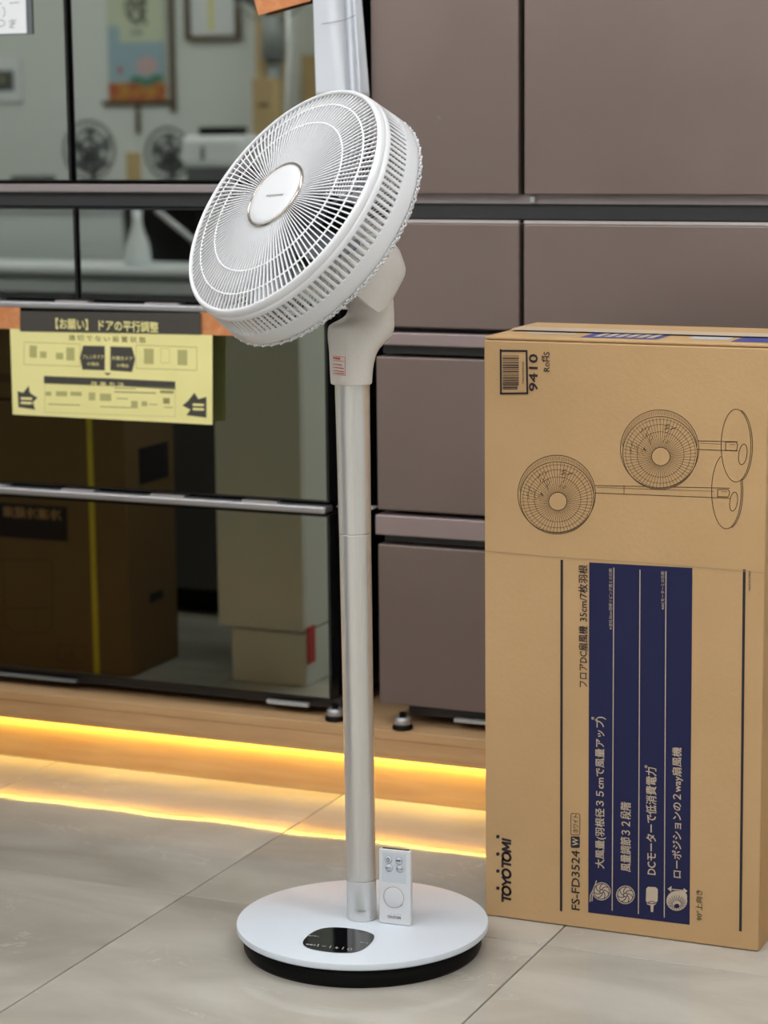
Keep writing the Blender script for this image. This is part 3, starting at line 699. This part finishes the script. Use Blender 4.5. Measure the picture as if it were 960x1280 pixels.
# motor housing
stn = [(.084, -.056, .046, .048), (.088, -.0575, .049, .051), (.12, -.058, .0505, .0525), (.16, -.0585, .051, .0525), (.180, -.0585, .0500, .0515), (.189, -.0580, .0480, .0500), (.195, -.0560, .0450, .0480), (.201, -.047, .041, .0460), (.207, -.035, .036, .0430), (.2125, -.020, .029, .036), (.2155, -.006, .022, .024), (.2165, .004, .013, .010)]
rings = []
for k, b0, b1, aw in stn:
    mid = (b0 + b1) / 2 + .004; hb = b1 - mid; nh = .026 * max(0., min(1., (.203 - k) / .008)); sk_ = min(.006, aw * .3)
    sec = [(math.copysign(abs(math.cos(t)) ** (2 / 2.2), math.cos(t)) * aw, mid + abs(math.sin(t)) ** (2 / 2.2) * hb) for t in [PI * j / 24 for j in range(25)]]
    sec += [(-aw, b0 + .004), (-aw, b0), (-aw + sk_, b0), (-aw + sk_, b0 + nh), (0, b0 + nh), (aw - sk_, b0 + nh), (aw - sk_, b0), (aw, b0), (aw, b0 + .004)]
    rings.append([hc - hm * k + hs * p_ + ht * q_ for p_, q_ in sec])
mh = MB().loft(rings, True, True).build('motor_housing', M['neckwhite'], fan)
md = mh.modifiers.new('split', 'EDGE_SPLIT'); md.split_angle = math.radians(38)
hlathe([(.0, .062), (.045, .062), (.052, .068), (.054, .0875), (0, .0875)], 'motor_cover', M['black'], fan, 64)
# guard ring (front lip)
RI, RO = .1740, .1802
guard = hlathe([(RI, .0060), (RI - .0004, .0015), (RI + .0012, -.0010), (RI + .0035, -.0012), (RO - .0008, .0006), (RO + .0008, .0035), (RO + .00165, .0078), (RO + .0017, .0088), (RO + .0010, .0090), (RO - .0006, .0090), (RI + .002, .0062)], 'front_grille', M['white'], fan, 200, True)
# side band with 120 slots
NS = 120; mb = MB(); ks = [(.0084, .1807), (.0165, .1816), (.0180, .1818), (.0470, .1846), (.0490, .1848), (.056, .1854), (.064, .1860), (.0685, .1860), (.0700, .1852)]
cols = NS * 4; g_ = [[HD(r, 2 * PI * j / cols, k) for j in range(cols)] for k, r in ks]
vs = [p for r in g_ for p in r]; fs = []
for i in range(len(ks) - 1):
    for j in range(cols):
        ph = j % 4
        if i == 2 and ph in (1, 2): continue
        if i in (1, 3) and ph in (1, 2): pass
        fs.append((i * cols + j, i * cols + (j + 1) % cols, (i + 1) * cols + (j + 1) % cols, (i + 1) * cols + j))
mb.add(vs, fs, True); sb = mb.build('side_band', M['white'], fan, solid=.0022)
# spokes: one mesh, 128 copies turned about the axis
NSP = 128
def spoke_mesh():
    v = []; prof = [(.0475, -.0100), (.075, -.0112), (.119, -.0082), (.152, -.0030), (.1745, .0030)]
    mb = MB(); rings = []
    for r, k in prof:
        w_ = .00040 + .00042 * min(1, (r - .0475) / .08)
        rings.append([Vector((r, -w_, -k + .0012)), Vector((r, w_, -k + .0012)), Vector((r, w_ * .8, -k - .0016)), Vector((r, -w_ * .8, -k - .0016))])
    mb.loft(rings, True, True, False)
    me = bpy.data.meshes.new('spoke'); me.from_pydata([tuple(x) for x in mb.v], [], mb.f); me.materials.append(M['wirewhite']); return me
sm = spoke_mesh()
off = hc - wloc(guard)
for k in range(NSP):
    a_ = 2 * PI * k / NSP
    o = bpy.data.objects.new('spoke', sm); link(o, guard)
    e1 = hs * math.cos(a_) + ht * math.sin(a_); e2 = hm.cross(e1)
    o.matrix_local = Matrix(((e1.x, e2.x, hm.x, off.x), (e1.y, e2.y, hm.y, off.y), (e1.z, e2.z, hm.z, off.z), (0, 0, 0, 1)))
for r, k in ((.1195, -.0080), (.1525, -.0028)):
    mb = MB(); mb.tube([HD(r, 2 * PI * j / 120, k) for j in range(120)], .0013, 6, closed=True); mb.build('ring_wire', M['wirewhite'], guard)
cap = hlathe([(.0, -.0172), (.02, -.0170), (.036, -.0162), (.0455, -.0148), (.0478, -.0132), (.0482, -.0100), (0, -.0085)], 'hub_cap', M['white'], fan, 96)
hlathe([(.0484, -.0110), (.0486, -.0138), (.0497, -.0148), (.0512, -.0142), (.0519, -.0120), (.0519, -.0095), (.0484, -.0095)], 'trim_ring', M['chrome'], cap, 96, True)
q0 = onp = None
def on_hub(x, y, k=.0176):
    d = ray(x, y); n_ = hm; p_ = hc + hm * k; return CAM + d * ((p_ - CAM).dot(n_) / d.dot(n_))
text('toyotomi', on_hub(331.5, 247), on_hub(352, 245.6), ht, M['midgrey'], cap, height=.0058, bold=.01)
# propeller
prop = hlathe([(0, .008), (.022, .008), (.030, .012), (.033, .022), (.034, .055), (0, .055)], 'propeller_hub', M['blade'], fan, 64)
for b_ in range(7):
    a0 = 2 * PI * b_ / 7 + .25; rows = []
    for i in range(13):
        t = i / 12; r = .030 + .133 * t
        wdt = .34 + .12 * math.sin(PI * min(1, t * 1.15)) if t < .9 else .40 - (t - .9) * 1.8
        sw = .30 * t; row = []
        for j in range(9):
            u = j / 8 - .5
            row.append(HD(r, a0 + sw + u * wdt * (1.35 - .35 * t), .034 + u * (.034 - .010 * t) + .004 * math.cos(PI * u)))
        rows.append(row)
    mb = MB(); mb.loft(rows, False, False); mb.build('blade', M['blade'], prop, solid=.0018)
# rear grille
rg = hlathe([(.056, .094), (.056, .090), (.070, .089), (.072, .094)], 'rear_grille', M['white'], fan, 96, True)
wv = [Vector(p) for p in ()]
mbw = MB(); mbw.tube([HD(r, 0, k) for r, k in ((.1850, .0705), (.1862, .0745), (.1830, .0790), (.160, .0900), (.12, .0935), (.066, .0920))], .0012, 5)
me_w = bpy.data.meshes.new('wire')
inv = [Vector(((v - hc).dot(hs), (v - hc).dot(ht), (v - hc).dot(hm))) for v in mbw.v]
me_w.from_pydata([tuple(v) for v in inv], [], mbw.f); me_w.materials.append(M['white'])
off = hc - wloc(rg)
for k in range(90):
    a_ = 2 * PI * (k + .5) / 90; e1 = hs * math.cos(a_) + ht * math.sin(a_); e2 = hm.cross(e1)
    o = bpy.data.objects.new('wire', me_w); link(o, rg)
    o.matrix_local = Matrix(((e1.x, e2.x, hm.x, off.x), (e1.y, e2.y, hm.y, off.y), (e1.z, e2.z, hm.z, off.z), (0, 0, 0, 1)))
for ph in (0, PI):
    mb = MB(); n_ = 120 * 6
    mb.tube([HD(.1862 + .0014 * math.cos(60 * 2 * PI * j / n_ * 2 + ph), 2 * PI * j / n_, .0738 + .0022 * math.sin(60 * 2 * PI * j / n_ + ph)) for j in range(n_)], .0010, 5, closed=True); mb.build('ring_wire', M['white'], rg)
mb = MB(); mb.tube([HD(.12, 2 * PI * j / 90, .0935) for j in range(90)], .0013, 6, closed=True); mb.build('ring_wire', M['white'], rg)
# red warning label on the neck: found by casting onto the neck mesh
dg = bpy.context.evaluated_depsgraph_get(); bpy.context.view_layer.update()
from mathutils.bvhtree import BVHTree
bm = bmesh.new(); bm.from_mesh(neck.data); bmesh.ops.transform(bm, matrix=Matrix.Translation(wloc(neck)), verts=bm.verts); bvh = BVHTree.FromBMesh(bm)
def on_neck(x, y, d=.0004):
    h_, n_, i_, dd = bvh.ray_cast(CAM, ray(x, y).normalized()); return (h_ + n_ * d) if h_ else None
def nl(pts, m, w_=.0007):
    out = []
    for a_, b_ in zip(pts, pts[1:]):
        for i in range(6):
            p = [on_neck(a_[0] + (b_[0] - a_[0]) * t, a_[1] + (b_[1] - a_[1]) * t) for t in (i / 6, (i + 1) / 6)]
            if p[0] and p[1]: out.append(p)
    return out
nrm = (CAM - pn).normalized()
strokes(nl([(416, 444.5), (431.6, 446.5), (431.6, 469.5), (416, 467.5)], 0) + nl([(416, 450), (431.4, 452)], 0), .0007, nrm, 'warning_label', M['redink'], fan)
lab = strokes(nl([(417, 447.2), (424.5, 448.2)], 0), .0035, nrm, 'warning_label', M['redink'], fan)
for yy, xe in ((455, 427.5), (459, 428.5), (463, 429), (465.7, 429.5)):
    xx = 416.5
    while xx < xe:
        strokes(nl([(xx, yy + (xx - 416) * .12), (xx + 1.4, yy + .17 + (xx - 416) * .12)], 0), .0016, nrm, 'warning_label', M['redink'], fan); xx += 2.3
bm.free()

# ================================================================== REMOTE CONTROL
rz0 = HZ + .0004; TILT = .03
p0 = on_z(473.5, 1153.5, rz0); p1 = on_z(513.5, 1158, rz0); rx = (p1 - p0); rw = rx.length; rx.normalize(); ryb = Vector((0, 0, 1)).cross(rx).normalized()
RH = .1125
up = (Vector((0, 0, 1)) + ryb * TILT).normalized(); fn = rx.cross(up).normalized()   # fn points to the viewer
if fn.dot(CAM - p0) < 0: fn = -fn
rem = thing('remote_control', 'slim white remote control standing on the fan base against the pole', 'remote control', (p0 + p1) / 2)
bodyc = p0 + rx * rw / 2 + up * RH / 2 - fn * .0045
MB().obox(bodyc, rx, up, fn, rw / 2, RH / 2, .0045).build('body', M['white'], rem, bevel=.0018, seg=3)
def RP(u, v, d=.0003): return p0 + rx * rw * u + up * RH * v + fn * d
MB().obox(RP(.5, 1, 0) + up * .0003 - fn * .0045, rx, up, fn, rw * .42, .0002, .0022).build('infrared_window', M['blackgloss'], rem)
MB().add([RP(.12, .955, .0001), RP(.85, .955, .0001), RP(.85, .56, .0001), RP(.08, .56, .0001)], [(0, 3, 2, 1)]).build('button_sheet', M['remote2'], rem, recalc=False)
def ring(u, v, r_, w_=.0005, nm='button', d=.0004, m=None):
    mb = MB(); c_ = RP(u, v, d)
    o_ = [c_ + (rx * math.cos(2 * PI * k / 28) + up * math.sin(2 * PI * k / 28)) * r_ for k in range(29)]
    return strokes([o_], w_, fn, nm, m or M['greyink'], rem)
for u, v in ((.30, .865), (.64, .865), (.32, .755), (.66, .755)):
    mb = MB(); c_ = RP(u, v, .0002); mb.lathe([(0, .0009), (.0048, .0009), (.0054, .0003), (.0054, 0)], c_, fn, 28); mb.build('button', M['remote2'], rem)
    ring(u, v, .0057, .0004, 'button_outline', .0006, M['midgrey'])
ring(.30, .865, .0021, .0007, 'printed_symbol', .0016, M['ink']); strokes([[RP(.30, .865, .0013), RP(.30, .895, .0013)]], .0006, fn, 'printed_symbol', M['greyink'], rem)
for u, v, s_ in ((.64, .865, '首振り'), (.32, .755, 'タイマー'), (.66, .755, 'モード')): text(s_, RP(u - .09, v - .010, .0016), RP(u + .09, v - .010, .0016), up, M['ink'], rem, height=.0026, bold=.04)
mb = MB(); mb.lathe([(0, .0005), (.0146, .0005), (.0155, 0)], RP(.47, .365, .0002), fn, 48); mb.build('dial', M['white'], rem); ring(.47, .365, .0157, .0005, 'dial_outline', .0006, M['midgrey'])
strokes([[RP(.47, .365, .0008) + (rx * math.cos(a_) + up * math.sin(a_)) * .0160 for a_ in (-.9, -.8, -.7, -.6)]], .0009, fn, 'dial_mark', M['greyink'], rem)
text('TOYOTOMI', RP(.27, .080), RP(.69, .080), up, M['ink'], rem, height=.0040, bold=.012)
strokes([[RP(u, .135), RP(u + .014, .135)] for u in (.37, .48, .59, .67)], .0007, fn, 'lettering', M['ink'], rem)

# ================================================================== THE PART OF THE SHOP SEEN IN THE MIRROR GLASS
MY = FY
def RV(x, y, Yr): return on_y(x, y, 2 * MY - Yr) * 1.0
def rv(x, y, Yr): p = RV(x, y, Yr); return Vector((p.x, Yr, p.z))
# wall things
WY = Y0
a, b = rv(135, 128, WY + .02), rv(202, -60, WY + .02)
sc_ = thing('hanging_scroll', 'hanging silk scroll with brushed character and lotus, on the front wall', 'scroll', ((a.x + b.x) / 2, WY + .01, a.z))
ty = WY + .012
zt0 = rv(0, 128, ty).z; zt1 = rv(0, 106, ty).z; xa, xb = a.x, b.x
MB().box(xa, xb, ty - .003, ty - .001, zt1, 2.05).build('silk_sheet', M['scrollpaper'], sc_)
MB().box(xa + .003, xa + .06, ty - .001, ty - .0005, zt1 + .002, zt1 + .24).build('painted_wash', M['sky'], sc_); 
MB().box(xa + .06, xb - .003, ty - .001, ty - .0004, zt1 + .002, zt1 + .17).build('painted_wash', M['sky'], sc_)
MB().box(xa, xb, ty - .003, ty, zt0, zt1).build('brocade_band', M['orangeb'], sc_)
MB().tube([(xa - .03, ty, zt0 - .01), (xb + .03, ty, zt0 - .01)], .011, 12).build('scroll_rod', M['darkbrown'], sc_)
MB().tube([((xa + xb) / 2, ty, zt0 - .01), ((xa + xb) / 2, ty, zt0 - .14)], .010, 8).build('tassel', M['darkbrown'], sc_)
fx, fz = rv(183, 82, ty).x, rv(183, 82, ty).z
for k in range(8):
    t = 2 * PI * k / 8; MB().add([(fx + .032 * math.cos(t) + .022 * math.cos(t + j * PI / 6), ty + .0002 + k * .00003, fz + .02 * math.sin(t) + .02 * math.sin(t + j * PI / 6)) for j in range(12)], [list(range(12))]).build('painted_petal', M['pink'], sc_, recalc=False)
for dx, dz in ((-.05, -.06), (.0, -.07), (.05, -.055)): MB().add([(fx + dx + .035 * math.cos(j * PI / 6), ty + .0004, fz + dz + .018 * math.sin(j * PI / 6)) for j in range(12)], [list(range(12))]).build('painted_leaf', M['green'], sc_, recalc=False)
cx_ = (xa + xb) / 2
def tmirror(s_, c_, w_, h_, m, par, y):   # lettering on the front wall, readable by someone facing it (x runs to -x)
    return text(s_, (c_[0] + w_ / 2, y, c_[1]), (c_[0] - w_ / 2, y, c_[1]), (0, 0, 1), m, par, height=h_, bold=.02)
tmirror('妙', (rv(170, 30, ty).x, rv(170, 31, ty).z), .11, .13, M['ink'], sc_, ty + .0003)
tmirror('心', (rv(170, 30, ty).x, rv(170, -12, ty).z), .11, .11, M['ink'], sc_, ty + .0003)
tmirror('蓮花', (rv(170, 45, ty).x, rv(170, 44, ty).z), .06, .022, M['greyink'], sc_, ty + .0003)
MB().box(rv(150, 88, ty).x - .008, rv(150, 88, ty).x + .008, ty, ty + .0004, rv(150, 92, ty).z, rv(150, 83, ty).z).build('seal_stamp', M['red'], sc_)
x_ = rv(215, 0, WY).x
o = MB().box(x_ - .010, x_ + .010, WY + .001, WY + .02, rv(215, 140, WY).z, 2.3).build('wooden_batten', M['darkbrown']); tag(o, 'thin dark wooden batten on the front wall beside the scroll', 'batten')
a, b = rv(235, 51, WY), rv(300, -60, WY)
ft = thing('picture_frame', 'gold-framed certificate with yellow stripe, on the front wall', 'picture frame', ((a.x + b.x) / 2, WY + .01, a.z))
fw = .018
for q in ((a.x, a.x + fw, a.z, b.z), (b.x - fw, b.x, a.z, b.z), (a.x + fw, b.x - fw, a.z, a.z + fw), (a.x + fw, b.x - fw, b.z - fw, b.z)): MB().box(q[0], q[1], WY + .002, WY + .03, q[2], q[3]).build('frame_bar', M['darkbrown'], ft)
MB().box(a.x + fw, b.x - fw, WY + .002, WY + .010, a.z + fw, b.z - fw).build('certificate', M['paper'], ft)
xm = rv(265, 20, WY).x; MB().box(xm - .013, xm + .013, WY + .0102, WY + .0115, a.z + .04, b.z - .04).build('yellow_stripe', M['yellow'], ft)
a, b = rv(-15, 128, WY), rv(27, 72, WY)
ft = thing('picture_frame', 'white-framed small dark picture, left on the front wall', 'picture frame', ((a.x + b.x) / 2, WY + .01, a.z))
MB().box(a.x, b.x, WY + .002, WY + .02, a.z, b.z).build('frame', M['paper'], ft, bevel=.004); 
c_, d_ = rv(-8, 114, WY), rv(20, 88, WY); MB().box(c_.x, d_.x, WY + .0205, WY + .022, c_.z, d_.z).build('picture', M['darkgrey'], ft); MB().box(c_.x + .05, d_.x - .05, WY + .0222, WY + .023, c_.z + .04, d_.z - .03).build('picture_motif', M['olive'], ft)

# long counter in front of that wall
TY = -3.75; zt = .955
ct_ = thing('display_counter', 'long white display counter crowded with fans before the front wall', 'counter', (-1.6, TY - .25, 0))
MB().box(-3.2, -.75, TY - .55, TY + .05, zt - .03, zt).build('counter_top', M['bench'], ct_, bevel=.004)
MB().box(-3.15, -1.9, TY - .02, TY, .10, zt - .032).build('front_board', M['bench'], ct_)
for x in (-3.1, -1.9, -.8): MB().box(x - .025, x + .025, TY - .5, TY - .03, 0, zt - .032).build('leg', M['darkgrey'], ct_)
MB().box(-3.1, -.8, TY - .52, TY - .50, .10, zt - .032).build('back_board', M['darkgrey'], ct_)
# low bench before it
by_ = -3.35
bn = thing('display_bench', 'low white bench with rounded grey edge in front of the counter', 'bench', (-1.6, by_, 0))
MB().box(-3.1, -.85, by_ - .20, by_ + .12, .69, .715).build('bench_top', M['bench'], bn, bevel=.006)
MB().box(-3.1, -.85, by_ - .16, by_ + .16, .575, .655).build('bench_shelf', M['palegrey'], bn, bevel=.02)
MB().box(-3.1, -.85, by_ - .15, by_ + .10, .66, .685).build('bench_gap', M['midgrey'], bn)
for x in (-3.0, -.95): MB().box(x - .04, x + .04, by_ - .1, by_ + .1, 0, .574).build('leg', M['darkgrey'], bn)
for x in (-2.4, -1.5): MB().box(x - .03, x + .03, by_ - .1, by_ + .1, 0, .574).build('leg', M['darkgrey'], bn)
# things on the counter
def mini_fan(x, y, z, r, label, m=M['darkgrey'], tilt=0.):
    t = thing('desk_fan', label, 'fan', (x, y, z), 'fans on the display counter'); c_ = Vector((x, y, z + .04 + r))
    MB().lathe([(0, 0), (r * .6, 0), (r * .58, .015), (.02, .025), (.016, .05), (0, .05)], (x, y, z + .0005), n=28).build('base', m, t)
    MB().tube([(x, y - .03, z + .04), (x, y - .03, z + .04 + r)], .012, 8).build('stem', m, t)
    for rr in (r, r * .7, r * .4): MB().tube([c_ + Vector((rr * math.cos(k * PI / 20), 0, rr * math.sin(k * PI / 20))) for k in range(40)], .005, 6, closed=True).build('guard_ring', m, t)
    for k in range(24): a_ = 2 * PI * k / 24; MB().tube([c_ + Vector((.03 * math.cos(a_), .01, .03 * math.sin(a_))), c_ + Vector((r * math.cos(a_), 0, r * math.sin(a_)))], .002, 4).build('spoke', m, t)
    MB().lathe([(0, .02), (r * .2, .02), (r * .22, -.02), (0, -.02)], c_, (0, 1, 0), 20).build('hub', m, t)
    for k in range(5):
        a_ = 2 * PI * k / 5; e = Vector((math.cos(a_), 0, math.sin(a_))); f_ = Vector((math.cos(a_ + .7), 0, math.sin(a_ + .7)))
        MB().add([c_ + e * r * .2, c_ + e * r * .85, c_ + f_ * r * .85 + Vector((0, -.03, 0)), c_ + f_ * r * .2 + Vector((0, -.02, 0))], [(0, 1, 2, 3)]).build('blade', M['midgrey'], t, recalc=False, solid=.003)
    return t
ZT = zt + .0005
mini_fan(-2.09, -3.85, ZT, .078 + .03, 'black round desk fan at the left end of the counter')
mini_fan(-1.80, -3.93, ZT, .095, 'black desk fan behind the tan packet on the counter')
mini_fan(-1.52, -4.33 + .1, ZT, .085, 'black desk fan directly behind the white machine on the counter')
mini_fan(-1.28, -3.98, ZT, .08, 'grey desk fan right of the white machine', M['midgrey'])
o = MB().box(-1.925, -1.875, -3.86, -3.83, ZT, ZT + .14).build('card_packet', M['tan'], bevel=.003); tag(o, 'narrow tan card packet standing on the counter between two fans', 'packet')
o = MB().box(-2.42, -2.28, -3.92, -3.82, ZT, ZT + .055).build('storage_box', M['darkgrey'], bevel=.004); tag(o, 'low dark grey box at the far left of the counter', 'box')
wm_ = thing('coffee_machine', 'white rounded table-top machine with dark base on the counter', 'appliance', (-1.52, -3.9, zt))
MB().box(-1.67, -1.45, -3.99, -3.82, ZT, ZT + .085).build('base', M['darkgrey'], wm_, bevel=.01)
MB().box(-1.69, -1.43, -4.0, -3.81, ZT + .086, ZT + .20).build('body', M['white'], wm_, bevel=.03, seg=4)
MB().box(-1.60, -1.585, -3.8099, -3.808, ZT + .11, ZT + .16).build('badge', M['darkgrey'], wm_)
MB().box(-1.63, -1.49, -3.97, -3.85, ZT + .201, ZT + .23).build('tray', M['black'], wm_, bevel=.004)
o = MB().box(-1.535, -1.44, -4.16, -4.10, ZT, ZT + .405).build('cardboard_box', M['tan'], bevel=.003); tag(o, 'slim tan carton standing upright behind the white machine on the counter', 'box')
o2 = MB().box(-1.51, -1.465, -4.0995, -4.099, ZT + .30, ZT + .315).build('lettering', M['inkbrown'], o)
o = MB().lathe([(0, 0), (.018, 0), (.024, .012), (.024, .03), (0, .034)], (-1.885, -3.76, ZT), n=20).build('ball_ornament', M['paper']); tag(o, 'small shiny white ball at the front edge of the counter', 'ornament')
# grey pedestal fan and tan boards behind the right part of the counter
pf = thing('pedestal_fan', 'dark grey pedestal fan seen only in the mirror glass, beside tan boards', 'fan', (-1.31, -4.45, 0))
fy = -4.45; px0 = rv(342, 60, fy).x
MB().lathe([(0, .0005), (.16, .0005), (.15, .03), (.03, .04), (0, .04)], (px0, fy, 0), n=40).build('base', M['darkgrey'], pf)
MB().tube([(px0, fy, .04), (px0, fy, rv(342, 60, fy).z)], .028, 16).build('pole', M['midgrey'], pf)
MB().tube([(px0, fy, rv(342, 75, fy).z), (px0, fy, rv(342, 20, fy).z)], .045, 16).build('neck', M['midgrey'], pf)
c_ = Vector((px0, fy + .02, rv(342, 20, fy).z + .17))
for rr in (.19, .13, .07): MB().tube([c_ + Vector((rr * math.cos(k * PI / 24), 0, rr * math.sin(k * PI / 24))) for k in range(48)], .005, 6, closed=True).build('guard_ring', M['midgrey'], pf)
MB().lathe([(0, .05), (.06, .04), (.075, -.05), (0, -.08)], c_, (0, 1, 0), 24).build('motor_housing', M['midgrey'], pf)
for k in range(36): a_ = 2 * PI * k / 36; MB().tube([c_ + Vector((.05 * math.cos(a_), .02, .05 * math.sin(a_))), c_ + Vector((.19 * math.cos(a_), 0, .19 * math.sin(a_)))], .002, 4).build('spoke', M['midgrey'], pf)
for k in range(5):
    a_ = 2 * PI * k / 5; e = Vector((math.cos(a_), 0, math.sin(a_))); f_ = Vector((math.cos(a_ + .8), 0, math.sin(a_ + .8)))
    MB().add([c_ + e * .05, c_ + e * .17, c_ + f_ * .17 + Vector((0, -.04, 0)), c_ + f_ * .05 + Vector((0, -.03, 0))], [(0, 1, 2, 3)]).build('blade', M['darkgrey'], pf, recalc=False, solid=.003)
ky = -4.9
shelf = thing('wooden_shelf', 'tan wooden shelf unit against the front wall, behind the grey fan', 'shelf', (-1.4, ky, 0))
xa, xb = rv(318, 0, ky).x, rv(392, 0, ky).x
MB().box(xa, xa + .03, ky - .25, ky, 0, 2.1).build('post', M['tan'], shelf); MB().box(xb + .3, xb + .33, ky - .25, ky, 0, 2.1).build('post', M['tan'], shelf)
MB().box(xa + .12, xb + .299, ky - .2, ky - .18, .2, rv(350, 68, ky).z).build('back_board', M['tan'], shelf)
for z in (.15, .6, 1.05): MB().box(xa + .031, xb + .299, ky - .25, ky - .001, z, z + .025).build('shelf_board', M['tan'], shelf)
o = MB().tube([(rv(360, 30, -4.3).x, -4.3, 1.62), (rv(361, 60, -4.3).x, -4.3, 1.47), (rv(358, 110, -4.3).x, -4.3, 1.3), (rv(356, 200, -4.3).x, -4.3, zt + .005)], .007, 8).build('power_cord', M['paper']); tag(o, 'white cord hanging beside the dark grey pedestal fan', 'cord')
# tall white appliance just left of the frame, facing the refrigerator
ay = -.66
ap = thing('tall_cabinet', 'tall white enamel cabinet facing the black refrigerator, seen in its glass', 'appliance', (.2, ay - .2, 0))
xl_, xr_ = rv(283, 800, ay).x, rv(398, 800, ay).x - .03
MB().box(xl_ + .012, xr_, ay - .34, ay, .0, .118).build('plinth', M['applwhite'], ap, bevel=.003)
MB().box(xl_ - .012, xr_, ay - .34, ay, .12, .84).build('body', M['applwhite'], ap, bevel=.006)
MB().box(xl_ - .014, xr_, ay - .002, ay + .010, .122, .84).build('door', M['applwhite'], ap, bevel=.004)
o = MB().box(xr_ + .001, xr_ + .004, ay - .04, ay - .003, .05, .13).build('price_tag', M['red'], ap); o['label'] = 'red tag on its corner'
# cartons left of it
cy_ = -.60
cb = thing('cardboard_box', 'large brown appliance carton with yellow strap, seen in the black glass', 'box', (-.4, cy_ - .2, 0))
xr2 = rv(160, 700, cy_).x; xl2 = xr2 - .75
MB().box(xl2, xr2, cy_ - .22, cy_, .0005, .60).build('carton_body', M['boxshade'], cb, bevel=.004)
xs_ = rv(117, 700, cy_).x; MB().box(xs_ - .007, xs_ + .007, cy_ + .0002, cy_ + .0012, .001, .60).build('yellow_strap', M['yellowstrap'], cb)
zA, zB = rv(60, 675, cy_).z, rv(60, 632, cy_).z; xR = rv(84, 650, cy_).x
MB().box(xR - .30, xR, cy_ + .0002, cy_ + .0008, zA, zB).build('printed_band', M['ink'], cb)
tmirror('冷凍冷蔵庫', (xR - .09, zA + .045), .15, .025, M['card'], cb, cy_ + .0010)
strokes([[rv(x, y, cy_ + .0006) for x, y in l] for l in ([(0, 700), (62, 700), (66, 710), (66, 780), (60, 790), (20, 793), (6, 780), (4, 700)], [(6, 762), (66, 760)], [(44, 770), (44, 785)], [(72, 806), (108, 808), (108, 828), (72, 826), (72, 806)])], .003, (0, 1, 0), 'line_drawing', M['inkbrown'], cb)
tmirror('上', (rv(90, 817, cy_).x, rv(90, 822, cy_).z), .04, .018, M['inkbrown'], cb, cy_ + .0008)
MB().box(xr2 + .0002, xr2 + .0008, cy_ - .19, cy_ - .06, .42, .50).build('printed_band', M['ink'], cb)
cb2 = thing('cardboard_box', 'second brown carton stacked on the strapped appliance carton', 'box', (-.42, cy_ - .2, .603))
MB().box(xl2 + .02, xr2 - .02, cy_ - .215, cy_ - .004, .6035, .80).build('carton_body', M['boxshade'], cb2, bevel=.004)
MB().box(xs_ - .007, xs_ + .007, cy_ - .0038, cy_ - .0028, .605, .80).build('yellow_strap', M['yellowstrap'], cb2)
MB().box(xR - .26, xR - .02, cy_ - .0038, cy_ - .0030, .64, .66).build('printed_band', M['inkbrown'], cb2)

MB().box(xr2 + .0002, xr2 + .0008, cy_ - .15, cy_ - .09, .15, .17).build('printed_bar', M['ink'], cb)
dk = thing('storage_cabinet', 'dark low cabinet behind the brown cartons, seen in the black glass', 'cabinet', (-.35, -1.35, 0))
MB().box(-1.1, .42, -1.6, -1.25, .06, .79).build('cabinet_body', M['darkgrey'], dk, bevel=.004)
MB().box(-1.07, .39, -1.58, -1.28, 0, .0595).build('plinth', M['black'], dk)
for x in (-1.09, -.59, -.085): MB().box(x, x + .495, -1.249, -1.235, .07, .78).build('door', M['darkgrey'], dk, bevel=.002)

q = rv(172, 300, -3.36)
o = MB().lathe([(0, 0), (.045, 0), (.047, .02), (.040, .07), (.022, .12), (.016, .15), (.016, .19), (0, .19)], (q.x, -3.36, .7155), n=28).build('bottle', M['bench']); tag(o, 'pale long-necked bottle standing on the low white bench', 'bottle')
q = rv(222, 300, -3.36)
o = MB().tube([(q.x - .08, -3.36, .905), (q.x + .06, -3.37, .80), (q.x + .07, -3.37, .7265)], .010, 10).build('metal_arm', M['rail']); tag(o, 'bent silver metal arm resting on the low white bench', 'bracket')
